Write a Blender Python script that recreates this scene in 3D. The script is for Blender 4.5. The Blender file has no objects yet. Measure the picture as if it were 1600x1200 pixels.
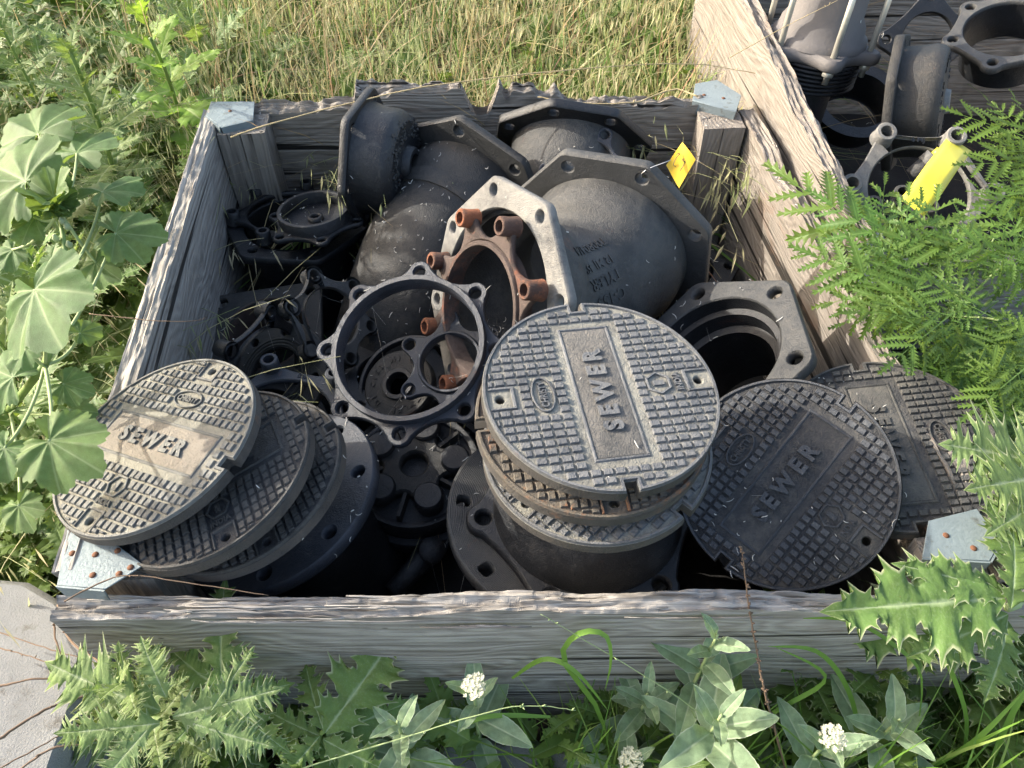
import bpy, math, random
from math import sin, cos, pi, radians, sqrt, atan2
from mathutils import Vector, Matrix, Euler, noise
from mathutils.geometry import tessellate_polygon
from mathutils.bvhtree import BVHTree
import numpy as np

random.seed(7)
NP = np.random.default_rng(7)
S = bpy.context.scene
COL = S.collection

# ------------------------------------------------------------------ camera, sky, sun, exposure
CAM_Z = 1.71
PITCH = radians(49)
FPX = 1220.0
cd = bpy.data.cameras.new('camera')
cd.sensor_width = 36; cd.lens = 36 * FPX / 1600; cd.clip_start = 0.05; cd.clip_end = 500
cam = bpy.data.objects.new('camera', cd); COL.objects.link(cam)
cam.location = (0, 0, CAM_Z); cam.rotation_euler = (radians(90) - PITCH, 0, 0)
S.camera = cam
SUN_AZ, SUN_EL = radians(164), radians(26)
w = bpy.data.worlds.new('World'); S.world = w; w.use_nodes = True
nt = w.node_tree; nt.nodes.clear()
sky = nt.nodes.new('ShaderNodeTexSky'); sky.sky_type = 'NISHITA'; sky.sun_disc = False
sky.sun_elevation = SUN_EL; sky.sun_rotation = (pi / 2 - SUN_AZ) % (2 * pi); sky.dust_density = 4.0; sky.ozone_density = 0.3
bg = nt.nodes.new('ShaderNodeBackground'); bg.inputs[1].default_value = 0.15
wo = nt.nodes.new('ShaderNodeOutputWorld')
nt.links.new(sky.outputs[0], bg.inputs[0]); nt.links.new(bg.outputs[0], wo.inputs[0])
sl = bpy.data.lights.new('sun', 'SUN'); sl.energy = 2.5; sl.angle = radians(0.6); sl.color = (1, 0.94, 0.84)
so = bpy.data.objects.new('sun', sl); COL.objects.link(so)
sd = Vector((cos(SUN_EL) * cos(SUN_AZ), cos(SUN_EL) * sin(SUN_AZ), sin(SUN_EL)))
so.rotation_euler = sd.to_track_quat('Z', 'Y').to_euler(); so.location = sd * 20
S.view_settings.view_transform = 'Standard'; S.view_settings.look = 'None'
S.view_settings.gamma = 1; S.view_settings.use_curve_mapping = False
S.view_settings.exposure = 1.66

CR = Vector((1, 0, 0)); CU = Vector((0, sin(PITCH), cos(PITCH))); CF = Vector((0, cos(PITCH), -sin(PITCH)))
def ray(px, py): return CR * ((px - 800) / FPX) + CU * ((600 - py) / FPX) + CF
def at(px, py, z):
    d = ray(px, py); return Vector((0, 0, CAM_Z)) + d * ((z - CAM_Z) / d.z)
def atd(px, py, dep): return Vector((0, 0, CAM_Z)) + ray(px, py) * dep

# ------------------------------------------------------------------ object helpers
def tag(o, label=None, cat=None, group=None, kind=None):
    if label: o['label'] = label
    if cat: o['category'] = cat
    if group: o['group'] = group
    if kind: o['kind'] = kind
    return o
def thing(name, label, cat, M=None, group=None):
    o = bpy.data.objects.new(name, None); o.empty_display_size = .05
    COL.objects.link(o)
    if M is not None: o.matrix_basis = M
    return tag(o, label, cat, group)
def T(loc, eul=None):
    m = Matrix.Translation(Vector(loc))
    if eul is not None: m = m @ Euler(eul, 'XYZ').to_matrix().to_4x4()
    return m
def frame(loc, n, xh=(1, 0, 0)):
    n = Vector(n).normalized(); x = Vector(xh); x = (x - n * x.dot(n)).normalized(); y = n.cross(x)
    m = Matrix((x, y, n)).transposed().to_4x4(); m.translation = Vector(loc); return m
def link(name, me, parent=None, W=None, L=None):
    o = bpy.data.objects.new(name, me); COL.objects.link(o)
    if parent is not None:
        o.parent = parent
        if W is not None: o.matrix_basis = world_of(parent).inverted() @ W
        elif L is not None: o.matrix_basis = L
    else:
        if W is not None: o.matrix_basis = W
        elif L is not None: o.matrix_basis = L
    return o
def world_of(o):
    m = o.matrix_basis.copy()
    while o.parent: o = o.parent; m = o.matrix_basis @ m
    return m

class MB:
    def __init__(s): s.v = []; s.f = []; s.sm = []; s.col = []
    def add(s, vs, fs, smooth=False, M=None, col=None):
        b = len(s.v)
        if M is not None: vs = [M @ Vector(v) for v in vs]
        s.v += [tuple(v) for v in vs]; s.f += [tuple(i + b for i in f) for f in fs]; s.sm += [smooth] * len(fs)
        if col is not None: s.col += list(col)
        elif s.col: s.col += [0.5] * len(vs)
        return s
    def mesh(s, name, mat):
        me = bpy.data.meshes.new(name); me.from_pydata(s.v, [], s.f)
        me.polygons.foreach_set('use_smooth', s.sm)
        if s.col and len(s.col) == len(s.v):
            a = me.attributes.new('tint', 'FLOAT', 'POINT'); a.data.foreach_set('value', s.col)
        me.materials.append(mat); me.update(); return me
    def build(s, name, mat, parent=None, W=None, L=None):
        return link(name, s.mesh(name, mat), parent, W, L)

def circ(r, n=48, cx=0, cy=0, a0=0): return [(cx + r * cos(a0 + 2 * pi * i / n), cy + r * sin(a0 + 2 * pi * i / n)) for i in range(n)]
def inset(pts, d):
    """move a closed CCW outline inwards by d"""
    n = len(pts); out = []
    for i in range(n):
        p0, p1, p2 = Vector(pts[i - 1]), Vector(pts[i]), Vector(pts[(i + 1) % n])
        e1 = (p1 - p0); e2 = (p2 - p1)
        if e1.length < 1e-9 or e2.length < 1e-9: out.append(tuple(p1)); continue
        e1.normalize(); e2.normalize()
        n1 = Vector((-e1.y, e1.x)); n2 = Vector((-e2.y, e2.x)); m = n1 + n2
        if m.length < 1e-6: m = n1
        m.normalize(); k = d / max(.35, m.dot(n1)); out.append(tuple(p1 + m * k))
    return out
def plate(mb, outer, holes, z0, z1, bev=.002, M=None):
    loops = [outer] + [list(reversed(h)) for h in holes]
    tops = [inset(l, bev) if bev else l for l in loops]
    for zc, lv, flip in ((z1, tops, False), (z0, tops, True)):
        tri = tessellate_polygon([[Vector((x, y, 0)) for x, y in l] for l in lv])
        flat = [p for l in lv for p in l]
        fs = []
        for a, b, c in tri:
            ax, ay = flat[a]; bx, by = flat[b]; cx, cy = flat[c]
            up = (bx - ax) * (cy - ay) - (by - ay) * (cx - ax) > 0
            fs.append((a, b, c) if up != flip else (a, c, b))
        mb.add([(x, y, zc) for x, y in flat], fs, False, M)
    for l, tp in zip(loops, tops):
        n = len(l); vs = []; fs = []
        rows = [(tp, z0), (l, z0 + bev), (l, z1 - bev), (tp, z1)]
        for pts, z in rows: vs += [(x, y, z) for x, y in pts]
        for r in range(3):
            for i in range(n):
                j = (i + 1) % n
                fs.append((r * n + i, r * n + j, (r + 1) * n + j, (r + 1) * n + i))
        mb.add(vs, fs, True, M)
    return mb
def lathe(mb, prof, n=64, M=None, smooth=True, close=False):
    """prof: list of (r,z)"""
    vs = []; fs = []
    for r, z in prof:
        vs += [(r * cos(2 * pi * i / n), r * sin(2 * pi * i / n), z) for i in range(n)]
    m = len(prof)
    for k in range(m if close else m - 1):
        k2 = (k + 1) % m
        for i in range(n):
            j = (i + 1) % n; fs.append((k * n + i, k * n + j, k2 * n + j, k2 * n + i))
    return mb.add(vs, fs, smooth, M)
def lathe_sharp(mb, prof, n=64, M=None):
    for a, b in zip(prof[:-1], prof[1:]): lathe(mb, [a, b], n, M)
    return mb
def box(mb, x0, x1, y0, y1, z0, z1, M=None, t=0):
    vs = [(x0, y0, z0), (x1, y0, z0), (x1, y1, z0), (x0, y1, z0), (x0 + t, y0 + t, z1), (x1 - t, y0 + t, z1), (x1 - t, y1 - t, z1), (x0 + t, y1 - t, z1)]
    return mb.add(vs, [(3, 2, 1, 0), (4, 5, 6, 7), (0, 1, 5, 4), (1, 2, 6, 5), (2, 3, 7, 6), (3, 0, 4, 7)], False, M)
def tube(mb, pts, rad, n=8, caps=True, M=None, col=None):
    pts = [Vector(p) for p in pts]; k = len(pts)
    if not hasattr(rad, '__len__'): rad = [rad] * k
    tang = [(pts[min(i + 1, k - 1)] - pts[max(i - 1, 0)]).normalized() for i in range(k)]
    x = tang[0].orthogonal().normalized(); vs = []
    for i in range(k):
        x = (x - tang[i] * x.dot(tang[i])).normalized(); y = tang[i].cross(x)
        vs += [pts[i] + (x * cos(2 * pi * j / n) + y * sin(2 * pi * j / n)) * rad[i] for j in range(n)]
    fs = [(i * n + j, i * n + (j + 1) % n, (i + 1) * n + (j + 1) % n, (i + 1) * n + j) for i in range(k - 1) for j in range(n)]
    if caps: fs += [tuple(range(n - 1, -1, -1)), tuple(range((k - 1) * n, k * n))]
    return mb.add(vs, fs, True, M, None if col is None else [col] * len(vs))
def sweep_shell(mb, pts, ro, ri, n=56):
    """hollow pipe along pts; outer radii ro, inner radii ri"""
    pts = [Vector(p) for p in pts]; k = len(pts)
    tang = [(pts[min(i + 1, k - 1)] - pts[max(i - 1, 0)]).normalized() for i in range(k)]
    x = tang[0].orthogonal().normalized(); fr = []
    for i in range(k):
        x = (x - tang[i] * x.dot(tang[i])).normalized(); fr.append((pts[i], x.copy(), tang[i].cross(x)))
    def ring(i, r): p, a, b = fr[i]; return [p + (a * cos(2 * pi * j / n) + b * sin(2 * pi * j / n)) * r for j in range(n)]
    def strip(rows, flip):
        vs = [v for r in rows for v in r]; fs = []
        for i in range(len(rows) - 1):
            for j in range(n):
                q = (i * n + j, i * n + (j + 1) % n, (i + 1) * n + (j + 1) % n, (i + 1) * n + j)
                fs.append(q[::-1] if flip else q)
        mb.add(vs, fs, True)
    strip([ring(i, ro[i]) for i in range(k)], False)
    strip([ring(i, ri[i]) for i in range(k)], True)
    strip([ring(0, ri[0]), ring(0, ro[0])], False)
    strip([ring(k - 1, ro[-1]), ring(k - 1, ri[-1])], False)
def text_mb(txt, size, depth=.002, width=None, bold=0.0):
    cu = bpy.data.curves.new('lettering', 'FONT'); cu.body = txt; cu.size = 1; cu.extrude = .5
    cu.align_x = 'CENTER'; cu.align_y = 'CENTER'; cu.resolution_u = 3; cu.offset = bold
    o = bpy.data.objects.new('tmp_text', cu); COL.objects.link(o)
    dg = bpy.context.evaluated_depsgraph_get(); me = bpy.data.meshes.new_from_object(o.evaluated_get(dg))
    xs = [v.co.x for v in me.vertices]; ys = [v.co.y for v in me.vertices]
    cx = (min(xs) + max(xs)) / 2; cy = (min(ys) + max(ys)) / 2; hh = max(ys) - min(ys); ww = max(xs) - min(xs)
    sy = size / hh; sx = (width / ww) if width else sy
    mb = MB(); mb.add([((v.co.x - cx) * sx, (v.co.y - cy) * sy, depth * (1 if v.co.z > 0 else -.5)) for v in me.vertices], [tuple(p.vertices) for p in me.polygons])
    bpy.data.objects.remove(o); bpy.data.curves.remove(cu); bpy.data.meshes.remove(me)
    return mb

# ------------------------------------------------------------------ materials
class NT:
    def __init__(s, name):
        s.m = bpy.data.materials.new(name); s.m.use_nodes = True; s.t = s.m.node_tree
        s.t.nodes.clear(); s.out = s.t.nodes.new('ShaderNodeOutputMaterial')
    def n(s, typ, **k):
        nd = s.t.nodes.new('ShaderNode' + typ)
        for a, b in k.items(): setattr(nd, a, b)
        return nd
    def l(s, a, b): s.t.links.new(a, b)
    def noise(s, vec, scale, detail=6, rough=.6, dist=0):
        nd = s.n('TexNoise'); nd.inputs['Scale'].default_value = scale; nd.inputs['Detail'].default_value = detail
        nd.inputs['Roughness'].default_value = rough; nd.inputs['Distortion'].default_value = dist
        s.l(vec, nd.inputs['Vector']); return nd.outputs['Fac']
    def ramp(s, fac, stops, interp='LINEAR'):
        nd = s.n('ValToRGB'); cr = nd.color_ramp; cr.interpolation = interp
        while len(cr.elements) < len(stops): cr.elements.new(.5)
        for e, (p, c) in zip(cr.elements, stops):
            e.position = p; e.color = (*c, 1) if hasattr(c, '__len__') else (c, c, c, 1)
        s.l(fac, nd.inputs[0]); return nd.outputs[0]
    def mix(s, fac, a, b, mode='MIX'):
        nd = s.n('MixRGB', blend_type=mode)
        for sock, v in zip(nd.inputs, (fac, a, b)):
            if hasattr(v, 'is_linked'): s.l(v, sock)
            else: sock.default_value = v if not hasattr(v, '__len__') else (*v, 1)
        return nd.outputs[0]
    def math(s, op, a, b=0.5):
        nd = s.n('Math', operation=op)
        for sock, v in zip(nd.inputs, (a, b)):
            if hasattr(v, 'is_linked'): s.l(v, sock)
            else: sock.default_value = v
        return nd.outputs[0]
    def bump(s, h, strength, dist, prev=None):
        nd = s.n('Bump'); nd.inputs['Strength'].default_value = strength; nd.inputs['Distance'].default_value = dist
        s.l(h, nd.inputs['Height'])
        if prev: s.l(prev, nd.inputs['Normal'])
        return nd.outputs[0]
    def coords(s, kind='Object', scale=None):
        tc = s.n('TexCoord').outputs[kind]
        if scale is None: return tc
        mp = s.n('Mapping'); mp.inputs['Scale'].default_value = scale; s.l(tc, mp.inputs[0]); return mp.outputs[0]
    def randvec(s, vec):
        oi = s.n('ObjectInfo'); a = s.n('VectorMath', operation='SCALE'); cb = s.n('CombineXYZ')
        s.l(oi.outputs['Random'], cb.inputs[0]); s.l(oi.outputs['Random'], cb.inputs[1]); s.l(oi.outputs['Random'], cb.inputs[2])
        s.l(cb.outputs[0], a.inputs[0]); a.inputs['Scale'].default_value = 37.0
        ad = s.n('VectorMath', operation='ADD'); s.l(vec, ad.inputs[0]); s.l(a.outputs[0], ad.inputs[1]); return ad.outputs[0]

def iron(name, base, dust=(.16, .145, .125), dust_amt=.3, rust=(.16, .055, .025), rust_amt=.1, rough=.5, bump=.35, up=True):
    bump = bump * 1.35; g = NT(name); v = g.randvec(g.coords())
    n1 = g.noise(v, 9, 8, .65); n2 = g.noise(v, 60, 5, .7); n3 = g.noise(v, 3.5, 4, .6, .4); n4 = g.noise(v, 330, 3, .7)
    b = g.mix(g.ramp(n1, [(.3, 0.0), (.7, 1.0)]), tuple(c * .65 for c in base), tuple(min(1, c * 1.5) for c in base))
    lim = 1 - dust_amt
    d = g.ramp(g.math('ADD', g.math('MULTIPLY', n1, .55), g.math('MULTIPLY', n2, .5)), [(max(0, lim * .75), 0.0), (min(1, lim * .75 + .28), 1.0)])
    if up:
        geo = g.n('NewGeometry'); sp = g.n('SeparateXYZ'); g.l(geo.outputs['Normal'], sp.inputs[0])
        d = g.math('MULTIPLY', d, g.ramp(sp.outputs[2], [(.0, .10), (.55, 1.0)]))
    c = g.mix(d, b, dust)
    rm = g.ramp(g.math('ADD', g.math('MULTIPLY', n3, .7), g.math('MULTIPLY', n2, .35)), [(.78 - rust_amt * .6, 0.0), (.86 - rust_amt * .5, 1.0)])
    rc = g.mix(n2, rust, tuple(min(1, x * 2.1) for x in rust))
    c = g.mix(g.math('MULTIPLY', rm, .9), c, rc)
    sp_ = g.ramp(n4, [(.68, 0.0), (.76, .5)]); c = g.mix(sp_, c, tuple(min(1, x * 2.6 + .03) for x in base))
    chip = g.ramp(g.noise(v, 26, 7, .75, .6), [(.60, 0.0), (.66, .7)]); c = g.mix(g.math('MULTIPLY', chip, .6), c, dust)
    run = g.ramp(g.noise(v, 14, 5, .7, 1.2), [(.66, 0.0), (.74, .8)]); c = g.mix(g.math('MULTIPLY', run, min(1, rust_amt * 4)), c, rc)
    p = g.n('BsdfPrincipled'); g.l(c, p.inputs['Base Color'])
    rr = g.math('ADD', g.math('MULTIPLY', g.math('MAXIMUM', d, rm), .3), g.math('ADD', g.math('MULTIPLY', n2, .25), rough - .12))
    g.l(rr, p.inputs['Roughness']); p.inputs['Specular IOR Level'].default_value = .5
    g.l(g.bump(g.math('ADD', g.math('MULTIPLY', n4, .9), g.math('ADD', n2, g.math('MULTIPLY', n1, 1.5))), bump * 1.4, .003), p.inputs['Normal'])
    g.l(p.outputs[0], g.out.inputs[0]); return g.m

def wood(name, dark, light, warm=None, axis='X', bump=.9):
    """long grain along the board: growth-ring waves, fine fibres, long checks, grey lichen patches"""
    g = NT(name); v0 = g.randvec(g.coords())
    def mp(sc, ax):
        m = g.n('Mapping'); m.inputs['Scale'].default_value = sc if axis == 'X' else (sc[1], sc[2], sc[0]); g.l(ax, m.inputs[0]); return m.outputs[0]
    warp = g.noise(mp((1.5, 5, 5), v0), 1.0, 3, .5, .5)
    warp2 = g.noise(mp((5, 25, 25), v0), 1.0, 2, .5)
    sp = g.n('SeparateXYZ'); g.l(v0, sp.inputs[0])
    h = g.math('ADD', g.math('MULTIPLY', sp.outputs[2 if axis == 'X' else 0], 1.0), g.math('MULTIPLY', sp.outputs[1], .6))
    ph = g.math('ADD', g.math('MULTIPLY', h, 300.0), g.math('ADD', g.math('MULTIPLY', warp, 95.0), g.math('MULTIPLY', warp2, 9.0)))
    rings = g.math('MULTIPLY', g.math('ADD', g.math('SINE', ph), 1.0), .5)
    fine = g.noise(mp((3.5, 380, 380), v0), 1.0, 3, .6)
    mid = g.noise(mp((1.1, 90, 90), v0), 1.0, 4, .6)
    big = g.noise(v0, 3.6, 5, .65)
    gr = g.math('ADD', g.math('MULTIPLY', rings, .15), g.math('ADD', g.math('MULTIPLY', mid, .66), g.math('MULTIPLY', fine, .36)))
    c = g.mix(g.ramp(gr, [(.40, 0.0), (.72, 1.0)]), dark, light)
    c = g.mix(g.ramp(big, [(.35, 0.0), (.75, .6)]), c, warm or tuple(x * 1.1 for x in light))
    c = g.mix(g.ramp(g.noise(v0, 9, 6, .7), [(.52, 0.0), (.78, .5)]), c, tuple(x * .5 for x in dark))
    crack = g.ramp(g.noise(mp((.9, 46, 46), v0), 1.0, 2, .4), [(.30, 0.0), (.335, 1.0)])
    c = g.mix(crack, tuple(x * .2 for x in dark), c)
    st = g.ramp(g.noise(mp((3, 11, 11), v0), 1.0, 5, .7, .8), [(.60, 0.0), (.68, .6)]); c = g.mix(g.math('MULTIPLY', st, .5), c, (.16, .085, .045))
    kn = g.n('TexVoronoi'); kn.inputs['Scale'].default_value = 1.0; g.l(mp((4.5, 9, 9), v0), kn.inputs['Vector']); c = g.mix(g.ramp(kn.outputs['Distance'], [(.014, .7), (.032, 0.0)]), c, tuple(x * .3 for x in dark))
    p = g.n('BsdfPrincipled'); g.l(c, p.inputs['Base Color']); p.inputs['Roughness'].default_value = .85
    p.inputs['Specular IOR Level'].default_value = .25
    hh = g.math('ADD', g.math('MULTIPLY', gr, 1.5), g.math('MULTIPLY', crack, .8))
    g.l(g.bump(hh, bump, .006), p.inputs['Normal']); g.l(p.outputs[0], g.out.inputs[0]); return g.m

def leafmat(name, base, vein, edge=None, trans=.35, rough=.5, yellow=(.22, .24, .03), yamt=.25, vbump=.5):
    g = NT(name); v = g.coords(); rv = g.randvec(v)
    at_ = g.n('Attribute', attribute_name='tint').outputs['Fac']
    oi = g.n('ObjectInfo').outputs['Random']
    n1 = g.noise(rv, 9, 5, .6); n2 = g.noise(rv, 70, 3, .6)
    c = g.mix(g.ramp(n1, [(.3, 0.0), (.7, 1.0)]), tuple(x * .72 for x in base), tuple(x * 1.25 for x in base))
    c = g.mix(g.math('MULTIPLY', oi, yamt), c, yellow)
    c = g.mix(g.ramp(n2, [(.5, 0.0), (.8, .35)]), c, vein)
    sp = g.noise(rv, 34, 4, .75, .5); c = g.mix(g.ramp(sp, [(.68, 0.0), (.72, .8)]), c, (.22, .15, .06)); c = g.mix(g.ramp(g.noise(rv, 3, 3, .5), [(.45, 0.0), (.75, .5)]), c, tuple(x * .5 for x in base))
    c = g.mix(g.ramp(at_, [(.0, 1.0), (.10, 0.0)]), c, vein)
    if edge: c = g.mix(g.ramp(at_, [(.9, 0.0), (1.0, 1.0)]), c, edge)
    p = g.n('BsdfPrincipled'); g.l(c, p.inputs['Base Color']); p.inputs['Roughness'].default_value = rough
    p.inputs['Specular IOR Level'].default_value = .35
    g.l(g.bump(g.math('ADD', n2, g.ramp(at_, [(.0, 1.0), (.2, 0.0)])), vbump, .002), p.inputs['Normal'])
    tr = g.n('BsdfTranslucent'); tc = g.mix(.6, c, (.30, .42, .04)); g.l(tc, tr.inputs[0])
    ms = g.n('MixShader'); ms.inputs[0].default_value = trans; g.l(p.outputs[0], ms.inputs[1]); g.l(tr.outputs[0], ms.inputs[2])
    g.l(ms.outputs[0], g.out.inputs[0]); return g.m

def grassmat(name, stops, trans=.35):
    g = NT(name); at_ = g.n('Attribute', attribute_name='tint').outputs['Fac']
    c = g.ramp(at_, stops)
    p = g.n('BsdfPrincipled'); g.l(c, p.inputs['Base Color']); p.inputs['Roughness'].default_value = .5
    p.inputs['Specular IOR Level'].default_value = .35
    tr = g.n('BsdfTranslucent'); g.l(c, tr.inputs[0])
    ms = g.n('MixShader'); ms.inputs[0].default_value = trans; g.l(p.outputs[0], ms.inputs[1]); g.l(tr.outputs[0], ms.inputs[2])
    g.l(ms.outputs[0], g.out.inputs[0]); return g.m

def plain(name, col, rough=.5, metal=0, bump=0, bs=80, var=.3, spots=None):
    g = NT(name); v = g.randvec(g.coords()); n1 = g.noise(v, 12, 6, .65); n2 = g.noise(v, bs, 5, .7)
    c = g.mix(n1, tuple(x * (1 - var) for x in col), tuple(min(1, x * (1 + var)) for x in col))
    if spots: c = g.mix(g.ramp(g.noise(v, spots[1], 6, .7), [(spots[2], 0.0), (spots[2] + .12, .85)]), c, spots[0])
    p = g.n('BsdfPrincipled'); g.l(c, p.inputs['Base Color']); p.inputs['Roughness'].default_value = rough; p.inputs['Metallic'].default_value = metal
    if bump: g.l(g.bump(g.math('ADD', n2, n1), bump, .003), p.inputs['Normal'])
    g.l(p.outputs[0], g.out.inputs[0]); return g.m

IR = {}
IR['black'] = iron('black coated iron', (.012, .013, .015), dust=(.085, .08, .072), dust_amt=.26, rust_amt=.06, rough=.34)
IR['blue'] = iron('blue grey primed iron', (.032, .037, .047), dust=(.12, .12, .12), dust_amt=.24, rust_amt=.10, rough=.36)
IR['grey'] = iron('weathered grey iron', (.040, .041, .041), dust=(.105, .10, .088), dust_amt=.36, rust_amt=.10, rough=.46, bump=.5)
IR['dust'] = iron('dusty brown black iron', (.019, .019, .018), dust=(.075, .066, .055), dust_amt=.34, rust_amt=.12, rough=.48, bump=.5)
IR['worn'] = iron('worn pale iron face', (.09, .09, .088), dust=(.24, .232, .21), dust_amt=.5, rust=(.12, .05, .03), rust_amt=.08, rough=.5, bump=.5, up=False)
IR['rust'] = iron('rusty red brown iron', (.060, .040, .033), dust=(.13, .10, .085), dust_amt=.42, rust=(.135, .052, .030), rust_amt=.30, rough=.75, bump=.6)
IR['lid'] = iron('lid tread worn grey', (.088, .093, .100), dust=(.215, .21, .195), dust_amt=.38, rust_amt=.06, rough=.42, bump=.6)
IR['lidbase'] = iron('lid ground dusty', (.085, .085, .08), dust=(.30, .29, .245), dust_amt=.62, rust=(.22, .10, .04), rust_amt=.10, rough=.75, bump=.8)
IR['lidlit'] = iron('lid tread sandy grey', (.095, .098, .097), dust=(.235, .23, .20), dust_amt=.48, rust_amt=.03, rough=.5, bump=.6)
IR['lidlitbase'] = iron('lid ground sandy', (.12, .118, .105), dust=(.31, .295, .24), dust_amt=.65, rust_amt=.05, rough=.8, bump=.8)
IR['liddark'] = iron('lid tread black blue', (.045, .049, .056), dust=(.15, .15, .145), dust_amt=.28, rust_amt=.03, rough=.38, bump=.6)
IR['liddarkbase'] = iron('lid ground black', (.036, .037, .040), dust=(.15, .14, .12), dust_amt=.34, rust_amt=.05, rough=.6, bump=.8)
IR['lidrust'] = iron('lid tread rusty', (.075, .070, .062), dust=(.20, .16, .11), dust_amt=.45, rust=(.22, .085, .03), rust_amt=.38, rough=.6, bump=.7)
IR['lidbrown'] = iron('lid tread brown black', (.050, .050, .048), dust=(.15, .14, .12), dust_amt=.36, rust_amt=.06, rough=.6, bump=.7)
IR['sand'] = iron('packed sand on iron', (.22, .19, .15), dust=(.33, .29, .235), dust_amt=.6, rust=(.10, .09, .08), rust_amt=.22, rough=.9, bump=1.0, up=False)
W_IN = wood('grey weathered timber', (.20, .185, .165), (.42, .395, .355), (.34, .31, .27))
IR['rustboss'] = iron('orange rusty boss', (.085, .045, .032), dust=(.17, .11, .08), dust_amt=.36, rust=(.19, .070, .033), rust_amt=.5, rough=.75, bump=.7)
IR['edge'] = iron('rust streaked lid edge', (.060, .055, .05), dust=(.15, .12, .09), dust_amt=.4, rust=(.15, .07, .035), rust_amt=.26, rough=.65, bump=.6)
IR['sandgrey'] = iron('grey sand on iron', (.088, .088, .085), dust=(.22, .205, .18), dust_amt=.5, rust=(.10, .09, .08), rust_amt=.2, rough=.85, bump=1.0, up=False)
IR['black'].diffuse_color = (.02, .02, .02, 1)
W_SUN = wood('tan weathered timber', (.135, .118, .098), (.285, .255, .22), (.22, .19, .16))
W_FRONT = wood('silver grey timber', (.155, .140, .122), (.47, .445, .405), (.34, .305, .265), bump=1.0)
W_BACK = wood('dark brown grey timber', (.11, .098, .085), (.36, .33, .29), (.28, .235, .18))  # back boards: dark grain tone with browner patches
W_POST = wood('upright timber', (.15, .135, .115), (.32, .29, .25), (.28, .24, .2), axis='Z')
GALV = plain('galvanised steel', (.22, .265, .275), .6, .25, .5, 160, .42, ((.11, .115, .10), 24, .56))
NAILRUST = plain('rusty nail head', (.16, .07, .035), .8, .2, .4)
ZINC = plain('zinc plated bolt', (.62, .60, .52), .38, .6, .1)
CONC = plain('weathered concrete', (.235, .238, .23), .95, 0, 1.0, 260, .34, ((.12, .11, .09), 19, .57))
SOILM = plain('dark dry soil and leaf litter', (.075, .055, .036), .95, 0, 1.0, 120, .5, ((.16, .12, .07), 60, .5))
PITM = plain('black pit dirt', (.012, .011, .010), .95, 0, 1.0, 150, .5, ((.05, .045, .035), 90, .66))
YEL = plain('yellow tag plastic', (.66, .42, .025), .45, 0, .1, 60, .06)
YEL2 = plain('lemon yellow tape', (.70, .62, .06), .4, 0, .1, 60, .08)
INK = plain('black marker ink', (.03, .03, .05), .6)
WIRE = plain('thin steel wire', (.5, .5, .5), .35, .9)
FLECK = plain('pale straw fibre', (.62, .60, .54), .8, 0, 0, 80, .3)
TWIG = plain('dry brown twig', (.17, .115, .075), .9, 0, .5, 200, .4)
STEM = plain('green stem', (.16, .24, .06), .6, 0, .3, 150, .3)
PSTEM = plain('pale green stem', (.30, .38, .16), .6, 0, .3, 150, .25)
DRYST = plain('straw coloured stem', (.42, .33, .17), .7, 0, .3, 150, .3)
FLOW = plain('cream blossom', (.72, .70, .50), .7, 0, .2, 100, .2)
L_THI = leafmat('thistle leaf', (.125, .225, .060), (.36, .45, .24), (.48, .50, .30), .30, .5)
L_THIB = leafmat('bright thistle leaf', (.19, .29, .105), (.42, .49, .28), (.55, .56, .34), .38, .55, yamt=.4)
L_MAL = leafmat('mallow leaf', (.105, .195, .065), (.30, .38, .17), None, .33, .55, yamt=.15)
L_HEM = leafmat('hemlock leaf', (.068, .155, .030), (.14, .24, .06), None, .38, .45, yamt=.3)
L_CRE = leafmat('cress leaf', (.25, .35, .20), (.42, .50, .32), (.58, .63, .47), .25, .6, yamt=.1)
L_SOW = leafmat('sow thistle leaf', (.22, .40, .05), (.45, .55, .20), None, .5, .45, yamt=.2)
L_UND = leafmat('undergrowth leaf', (.10, .19, .045), (.22, .30, .12), None, .35, .55, yamt=.35)
G_MIX = grassmat('grass blades', [(0, (.05, .11, .02)), (.3, (.12, .21, .045)), (.5, (.23, .31, .09)), (.62, (.38, .37, .16)), (.8, (.46, .37, .20)), (.9, (.30, .18, .11)), (1, (.50, .43, .27))], .4)
G_GRN = grassmat('lush grass blades', [(0, (.08, .18, .03)), (.5, (.20, .36, .06)), (1, (.42, .50, .15))], .4)

# ------------------------------------------------------------------ ground
def grid_sheet(x0, x1, y0, y1, nx, ny, zf):
    mb = MB(); vs = [(x0 + (x1 - x0) * i / nx, y0 + (y1 - y0) * j / ny) for j in range(ny + 1) for i in range(nx + 1)]
    mb.add([(x, y, zf(x, y)) for x, y in vs], [(j * (nx + 1) + i, j * (nx + 1) + i + 1, (j + 1) * (nx + 1) + i + 1, (j + 1) * (nx + 1) + i) for j in range(ny) for i in range(nx)], True)
    return mb
def gz(x, y): return .03 * noise.noise(Vector((x * .8, y * .8, 0))) + .012 * noise.noise(Vector((x * 5, y * 5, 3)))
tag(grid_sheet(-60, 60, -40, 90, 200, 200, lambda x, y: gz(x, y) if abs(x) < 30 else 0).build('ground', SOILM), kind='structure')

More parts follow.
